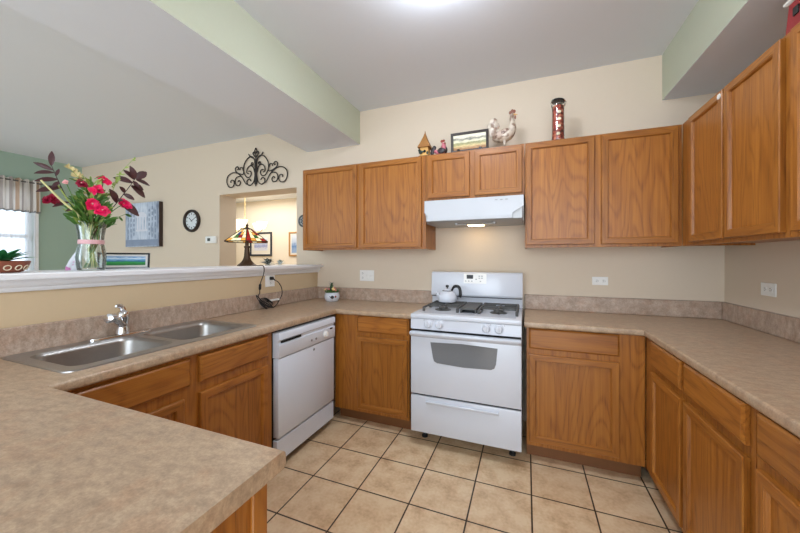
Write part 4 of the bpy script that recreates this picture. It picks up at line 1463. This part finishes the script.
for i, (dx, dz) in enumerate(((.004, .205), (.004, .155), (.002, .105), (-.002, .05))):
    obj('garlic_clove', MB().ball((jx + dx, TY - .0385, ZW + dz), .013, 0, 1, .25, .9, seg=10, rings=6), CREAMP, jr)
# lighthouse on the right hand cabinets
lx_, ly_ = 1.06, 1.735
lh = thing('lighthouse_model', 'red and white wooden lighthouse standing on the right wall cabinet', 'ornament', (lx_, ly_, ZW))


def octo(r, z, n=4, ph=PI / 4):
    return [Vector((lx_ + r * math.cos(2 * PI * k / n + ph), ly_ + r * math.sin(2 * PI * k / n + ph), ZW + z)) for k in range(n)]


obj('tower', MB().rings([octo(.108, 0), octo(.108, .008), octo(.092, .19)]), REDP, lh, ang=20)
obj('gallery', MB().rings([octo(.098, .19), octo(.108, .196), octo(.108, .206), octo(.096, .210)]), WHITEP, lh, ang=20)
lro = obj('lantern_room', MB().rings([octo(.082, .21), octo(.077, .305)]), WHITEP, lh, ang=20)
for sgn in ((-1, 0), (0, -1)):
    if sgn[0]:
        ap = MB().prism([(ly_ - .028, ZW + .228), (ly_ + .028, ZW + .228), (ly_ + .028, ZW + .27), (ly_ + .016, ZW + .285), (ly_, ZW + .290), (ly_ - .016, ZW + .285), (ly_ - .028, ZW + .27)], 'x', lx_ - .0605, lx_ - .05)
    else:
        ap = MB().prism([(lx_ - .028, ZW + .228), (lx_ + .028, ZW + .228), (lx_ + .028, ZW + .27), (lx_ + .016, ZW + .285), (lx_, ZW + .290), (lx_ - .016, ZW + .285), (lx_ - .028, ZW + .27)], 'y', ly_ - .0605, ly_ - .05)
    obj('arched_window', ap, BLACK, lro)
obj('tower_window', MB().box(lx_ - .0735, lx_ - .062, ly_ + .005, ly_ + .033, ZW + .125, ZW + .160, .002), BLACK, lh)
obj('lantern_roof', MB().rings([octo(.105, .305), octo(.105, .312), octo(.010, .375), octo(.004, .40)]), REDP, lh, ang=20)

# ================================================================== living room wall
cv = thing('canvas_picture', 'square pale blue street scene canvas on the living room wall', 'picture', (-4.81, YB, 1.775))
obj('canvas', MB().box(-.345, .345, -.058, -.050, -.295, .295), CITYM, cv, world=False)
obj('canvas_edge', MB().box(-.345, .345, -.050, -.002, -.295, .295), simple('dark_brown_canvas_edge', '#3A2A22', .7), cv, world=False)
wnd = MB()
for sx_ in (-1, 1):
    for i in range(3):
        for j in range(6):
            xx = sx_ * (.16 + .062 * i)
            hh = .022 + .006 * i
            zz = -.12 + j * (.062 + .010 * i) - .02 * i
            if zz + hh < .28:
                wnd.box(xx - .012, xx + .012, -.0592, -.0577, zz - hh, zz + hh * .6)
wnd.box(-.33, .33, -.0590, -.0577, -.285, -.20)
obj('painted_windows', wnd, simple('slate_blue_paint', '#8793A8', .7, var=.2, scale=12), cv, world=False)
arc = MB()
GREYB = simple('pale_stone_paint', '#DCDDE6', .7)
for dx in (-.085, -.03, .03, .085):
    arc.box(dx - .012, dx + .012, -.0595, -.0575, -.07, .10)
arc.prism([(.11 * math.cos(a), .10 + .07 * math.sin(a)) for a in [PI * k / 12 for k in range(13)]], 'y', -.0595, -.0575)
arc.box(-.12, .12, -.0595, -.0575, -.09, -.065)
obj('painted_arch', arc, GREYB, cv, world=False)

ck = thing('wall_clock', 'round dark framed clock on the living room wall', 'clock', (-3.90, YB, 1.792))
MX = Matrix.Rotation(R90, 4, 'X')
obj('clock_rim', MB().lathe([(.105, .002), (.140, .002), (.142, .02), (.134, .036), (.122, .040), (.112, .032), (.105, .016)], (0, 0, 0), 40, M=MX, cap=False), DKFRAME, ck, world=False)
cf = obj('clock_face', MB().lathe([(.108, .002), (.108, .016), (.0, .0165)], (0, 0, 0), 40, M=MX), simple('pale_dial', '#D9DEE0', .5), ck, world=False)
tk = MB()
for k in range(12):
    M = Matrix.Rotation(2 * PI * k / 12, 4, 'Y')
    tk.box(-.004, .004, -.0185, -.0162, .078, .097, M=M)
obj('hour_mark', tk, BLACK, cf, world=False)
for nm, L_, a, w_ in (('minute_hand', .085, 1.05, .004), ('hour_hand', .058, -.85, .006)):
    obj(nm, MB().box(-w_ / 2, w_ / 2, -.021, -.0175, -.012, L_, M=Matrix.Rotation(a, 4, 'Y')), BLACK, cf, world=False)

th = thing('thermostat', 'white thermostat with dark display on the wall by the opening', 'thermostat', (-3.56, YB, 1.548))
obj('thermostat_case', MB().box(-.088, .088, -.028, -.0005, -.042, .042, .006, seg=2), PLASTIC, th, world=False)
obj('display', MB().box(-.048, -.002, -.0295, -.027, -.016, .020), simple('dark_lcd', '#3A403E', .3), th, world=False)

# wrought iron scroll
si = thing('iron_scroll', 'dark wrought iron scroll hanging on the wall above the opening', 'wall decor', (-2.855, YB, 2.135))


def spiral(c, r0, r1, a0, turns, n=22):
    return [(c[0] + (r0 + (r1 - r0) * k / n) * math.cos(a0 + turns * 2 * PI * k / n), c[1] + (r0 + (r1 - r0) * k / n) * math.sin(a0 + turns * 2 * PI * k / n)) for k in range(n + 1)]


half = []
# big heart-shaped C scrolls
half.append(smooth_path([(.012, .045, 0), (.012, .20, 0), (.018, .30, 0), (.055, .345, 0), (.115, .335, 0), (.170, .27, 0), (.178, .19, 0), (.140, .125, 0), (.095, .115, 0), (.068, .145, 0), (.075, .18, 0), (.105, .185, 0)], 5))
# inner scroll
half.append(smooth_path([(.015, .16, 0), (.04, .225, 0), (.085, .245, 0), (.125, .215, 0), (.130, .17, 0), (.105, .155, 0)], 5))
half.append([Vector((a, b, 0)) for a, b in spiral((.055, .265), .022, .005, -.5, -1.2)])
# lower scroll
half.append(smooth_path([(.012, .13, 0), (.03, .06, 0), (.075, .022, 0), (.120, .035, 0), (.128, .075, 0), (.095, .095, 0), (.07, .07, 0)], 5))
# side S scroll with two spirals
half.append(smooth_path([(.095, .025, 0), (.15, .05, 0), (.20, .12, 0), (.27, .175, 0), (.35, .19, 0), (.42, .155, 0), (.437, .09, 0), (.405, .03, 0), (.35, .025, 0), (.322, .06, 0), (.335, .10, 0), (.370, .10, 0), (.375, .075, 0)], 5))
half.append(smooth_path([(.22, .14, 0), (.285, .13, 0), (.310, .085, 0), (.290, .04, 0), (.245, .035, 0), (.228, .07, 0), (.25, .092, 0), (.268, .075, 0)], 5))
half.append(smooth_path([(.178, .20, 0), (.185, .16, 0), (.23, .165, 0), (.29, .195, 0), (.305, .235, 0), (.275, .255, 0), (.255, .232, 0), (.272, .218, 0)], 5))
half.append(smooth_path([(.185, .20, 0), (.20, .235, 0), (.23, .235, 0), (.235, .21, 0)], 4))
# finial scrolls
half.append(smooth_path([(.0, .300, 0), (.035, .325, 0), (.075, .345, 0), (.105, .38, 0)], 4))
half.append(smooth_path([(.003, .335, 0), (.022, .352, 0), (.040, .375, 0), (.034, .395, 0), (.018, .39, 0), (.02, .376, 0)], 4))
half.append(smooth_path([(.003, .385, 0), (.014, .402, 0), (.012, .418, 0), (.0, .428, 0)], 4))
scr = MB()
for sgn in (-1, 1):
    for h in half:
        scr.tube([(-2.855 + sgn * p.x * 1.02, YB - .016, 2.135 + p.y) for p in h], .0062, 7)
obj('scrollwork', scr, IRON, si)
obj('spine', MB().tube([(-2.855, YB - .016, 2.14), (-2.855, YB - .016, 2.52)], .006, 8).tube([(-2.868, YB - .018, 2.16), (-2.868, YB - .018, 2.33)], .005, 6).tube([(-2.842, YB - .018, 2.16), (-2.842, YB - .018, 2.33)], .005, 6).ball((-2.855, YB - .016, 2.566), .010), IRON, si)
obj('wall_pin', MB().box(-2.862, -2.848, YB - .016, YB - .0005, 2.20, 2.215), IRON, si)

# plaque by the left upper cabinet
pw = thing('wall_plaque', 'round dark metal plaque on the wall beside the left wall cabinet', 'wall decor', (-2.205, YB, 1.72))
pw.scale = (.66, 1, .66)
PEW = simple('blue_grey_pewter', '#5E6468', .4, .6, var=.2)
obj('plaque_rim', MB().lathe([(.072, .002), (.098, .002), (.100, .010), (.094, .016), (.080, .012), (.072, .004)], (0, 0, 0), 32, M=MX, cap=False), PEW, pw, world=False)
pm_ = MB().lathe([(.076, .002), (.076, .005), (.0, .006)], (0, 0, 0), 28, M=MX)
obj('plaque_face', pm_, simple('pale_plaque', '#BFC0BC', .5), pw, world=False)
st_ = MB()
for k in range(7):
    a = 2 * PI * k / 7
    st_.ball((.045 * math.cos(a), -.008, .045 * math.sin(a)), .018, 0, 1, .4, 1, seg=8, rings=6)
st_.ball((0, -.008, 0), .022, 0, 1, .5, 1, seg=10, rings=6)
obj('relief', st_, PEW, pw, world=False)

# ================================================================== curtains
vl = thing('window_valance', 'striped beige and grey valance across the living room window', 'curtain', (XL + .06, 1.83, 2.385))
cl = MB()


def drape(mb, y0, y1, z0, z1, amp, waves, x, nz=10, ny=110, flare=0.0, thick=.003, top_ruffle=0.0):
    g = []
    for j in range(nz + 1):
        t = j / nz
        row = []
        for i in range(ny + 1):
            s_ = i / ny
            ph = s_ * waves * 2 * PI
            a = amp * (.35 + .65 * (1 - t)) if not top_ruffle else amp * (.5 + .5 * abs(1 - 2 * t))
            row.append(Vector((x + a * math.sin(ph) + a * .4 * math.sin(ph * 2.3 + 1 + t), y0 + (y1 - y0) * s_ + flare * (1 - t) * (s_ - .5), z0 + (z1 - z0) * t + (top_ruffle * math.sin(ph * 1.0 + .6) if j in (0, nz) else 0))))
        g.append(row)
    n = ny + 1
    vs = [p for r in g for p in r]
    fs = [(j * n + i, j * n + i + 1, (j + 1) * n + i + 1, (j + 1) * n + i) for j in range(nz) for i in range(ny)]
    mb.add(vs, fs)
    return mb


obj('valance_cloth', drape(MB(), 1.26, 2.345, 1.955, 2.385, .015, 15, XL + .062, top_ruffle=.010), VALANCE, vl)
obj('valance_hem', drape(MB(), 1.26, 2.345, 1.945, 1.968, .015, 15, XL + .064, nz=2, top_ruffle=.006), GREYT, vl)
obj('curtain_rod', MB().tube([(XL + .062, 1.24, 2.352), (XL + .062, 2.36, 2.352)], .010, 10), VALROD, vl)
for yy in (1.25, 2.35):
    obj('rod_bracket', MB().box(XL + .0005, XL + .062, yy - .008, yy + .008, 2.342, 2.360), VALROD, vl)
sc = thing('sheer_curtain', 'sheer white curtain panel hanging under the striped valance', 'curtain', (XL + .03, 1.83, .62))
obj('curtain_cloth', drape(MB(), 1.32, 2.315, .62, 2.34, .007, 19, XL + .028), SHEER, sc)

# ================================================================== dining room pieces
def hung(label, x, z, w, h, fm, pm, fw, mount, group):
    return picture('wall_picture', label, 'picture', (x, 4.85, z), w, h, fm, fw, .022, pm, mount=mount, group=group)


hung('navy framed blue print on the dining room wall, right of the lamp shade', -4.80, 1.37, .54, .46, BLUEF, SKETCH, .035, .07, 'dining room pictures')
hung('light wood framed blue picture at the right edge of the opening', -3.94, 1.365, .36, .45, GOLDF, SKETCHB, .03, .03, 'dining room pictures')
chx, chy = -4.52, 4.2
ch = thing('chandelier', 'brass chandelier with white glass bell shades in the dining room', 'chandelier', (chx, chy, 2.44))
obj('canopy', MB().lathe([(.0, 2.44), (.06, 2.4395), (.055, 2.42), (.02, 2.40), (.0, 2.40)], (chx, chy, 0), 20), BRASS, ch)
chain = MB()
for k in range(9):
    z = 2.395 - .040 * k
    R_ = Matrix.Rotation(R90 * (k % 2), 4, 'Z')
    chain.tube([Vector((chx, chy, z)) + R_ @ Vector((.010 * math.cos(a), 0, .024 * math.sin(a))) for a in [2 * PI * j / 10 for j in range(11)]], .004, 5)
obj('chain', chain, BRASS, ch)
obj('centre_column', MB().lathe([(.006, 2.06), (.012, 2.03), (.03, 2.0), (.014, 1.97), (.012, 1.88), (.03, 1.84), (.035, 1.81), (.018, 1.77), (.008, 1.74), (.0, 1.73)], (chx, chy, 0), 16), BRASS, ch)
for k in range(5):
    a = 2 * PI * k / 5 + .35
    ca, sa = math.cos(a), math.sin(a)
    ar = obj('arm', MB().tube(smooth_path([(chx + r * ca, chy + r * sa, z) for r, z in ((.02, 1.83), (.12, 1.77), (.22, 1.765), (.29, 1.80), (.30, 1.83))], 5), .007, 8), BRASS, ch)
    obj('glass_shade', MB().lathe([(.025, 1.83), (.045, 1.84), (.062, 1.87), (.074, 1.91), (.092, 1.955), (.090, 1.955), (.070, 1.91), (.058, 1.872), (.04, 1.845), (.0, 1.842)], (chx + .30 * ca, chy + .30 * sa, 0), 20, cap=False), SHADEG, ar)

# ================================================================== kitchen ceiling light
clx, cly = -.375, 1.48
cl_ = thing('ceiling_light', 'flush glass bowl ceiling light with metal clips over the kitchen', 'ceiling light', (clx, cly, ZC))
obj('ceiling_plate', MB().lathe([(.0, 2.77), (.15, 2.7695), (.155, 2.762), (.15, 2.755), (.0, 2.755)], (clx, cly, 0), 32), ALU, cl_)
obj('glass_bowl', MB().lathe([(.180, 2.750), (.183, 2.742), (.170, 2.715), (.140, 2.690), (.09, 2.667), (.045, 2.656), (.0, 2.653)], (clx, cly, 0), 40), BOWL, cl_)
obj('finial', MB().lathe([(.010, 2.658), (.012, 2.650), (.008, 2.644), (.0, 2.641)], (clx, cly, 0), 12), ALU, cl_)
for k in range(3):
    a = 2 * PI * k / 3 + 1.58
    cc = Vector((clx + .172 * math.cos(a), cly + .172 * math.sin(a), 2.728))
    obj('clip', MB().ball(cc, .022, 0, 1, 1, .9, seg=12, rings=7).tube([cc, Vector((clx + .145 * math.cos(a), cly + .145 * math.sin(a), 2.757))], .008, 8), STEEL, cl_)
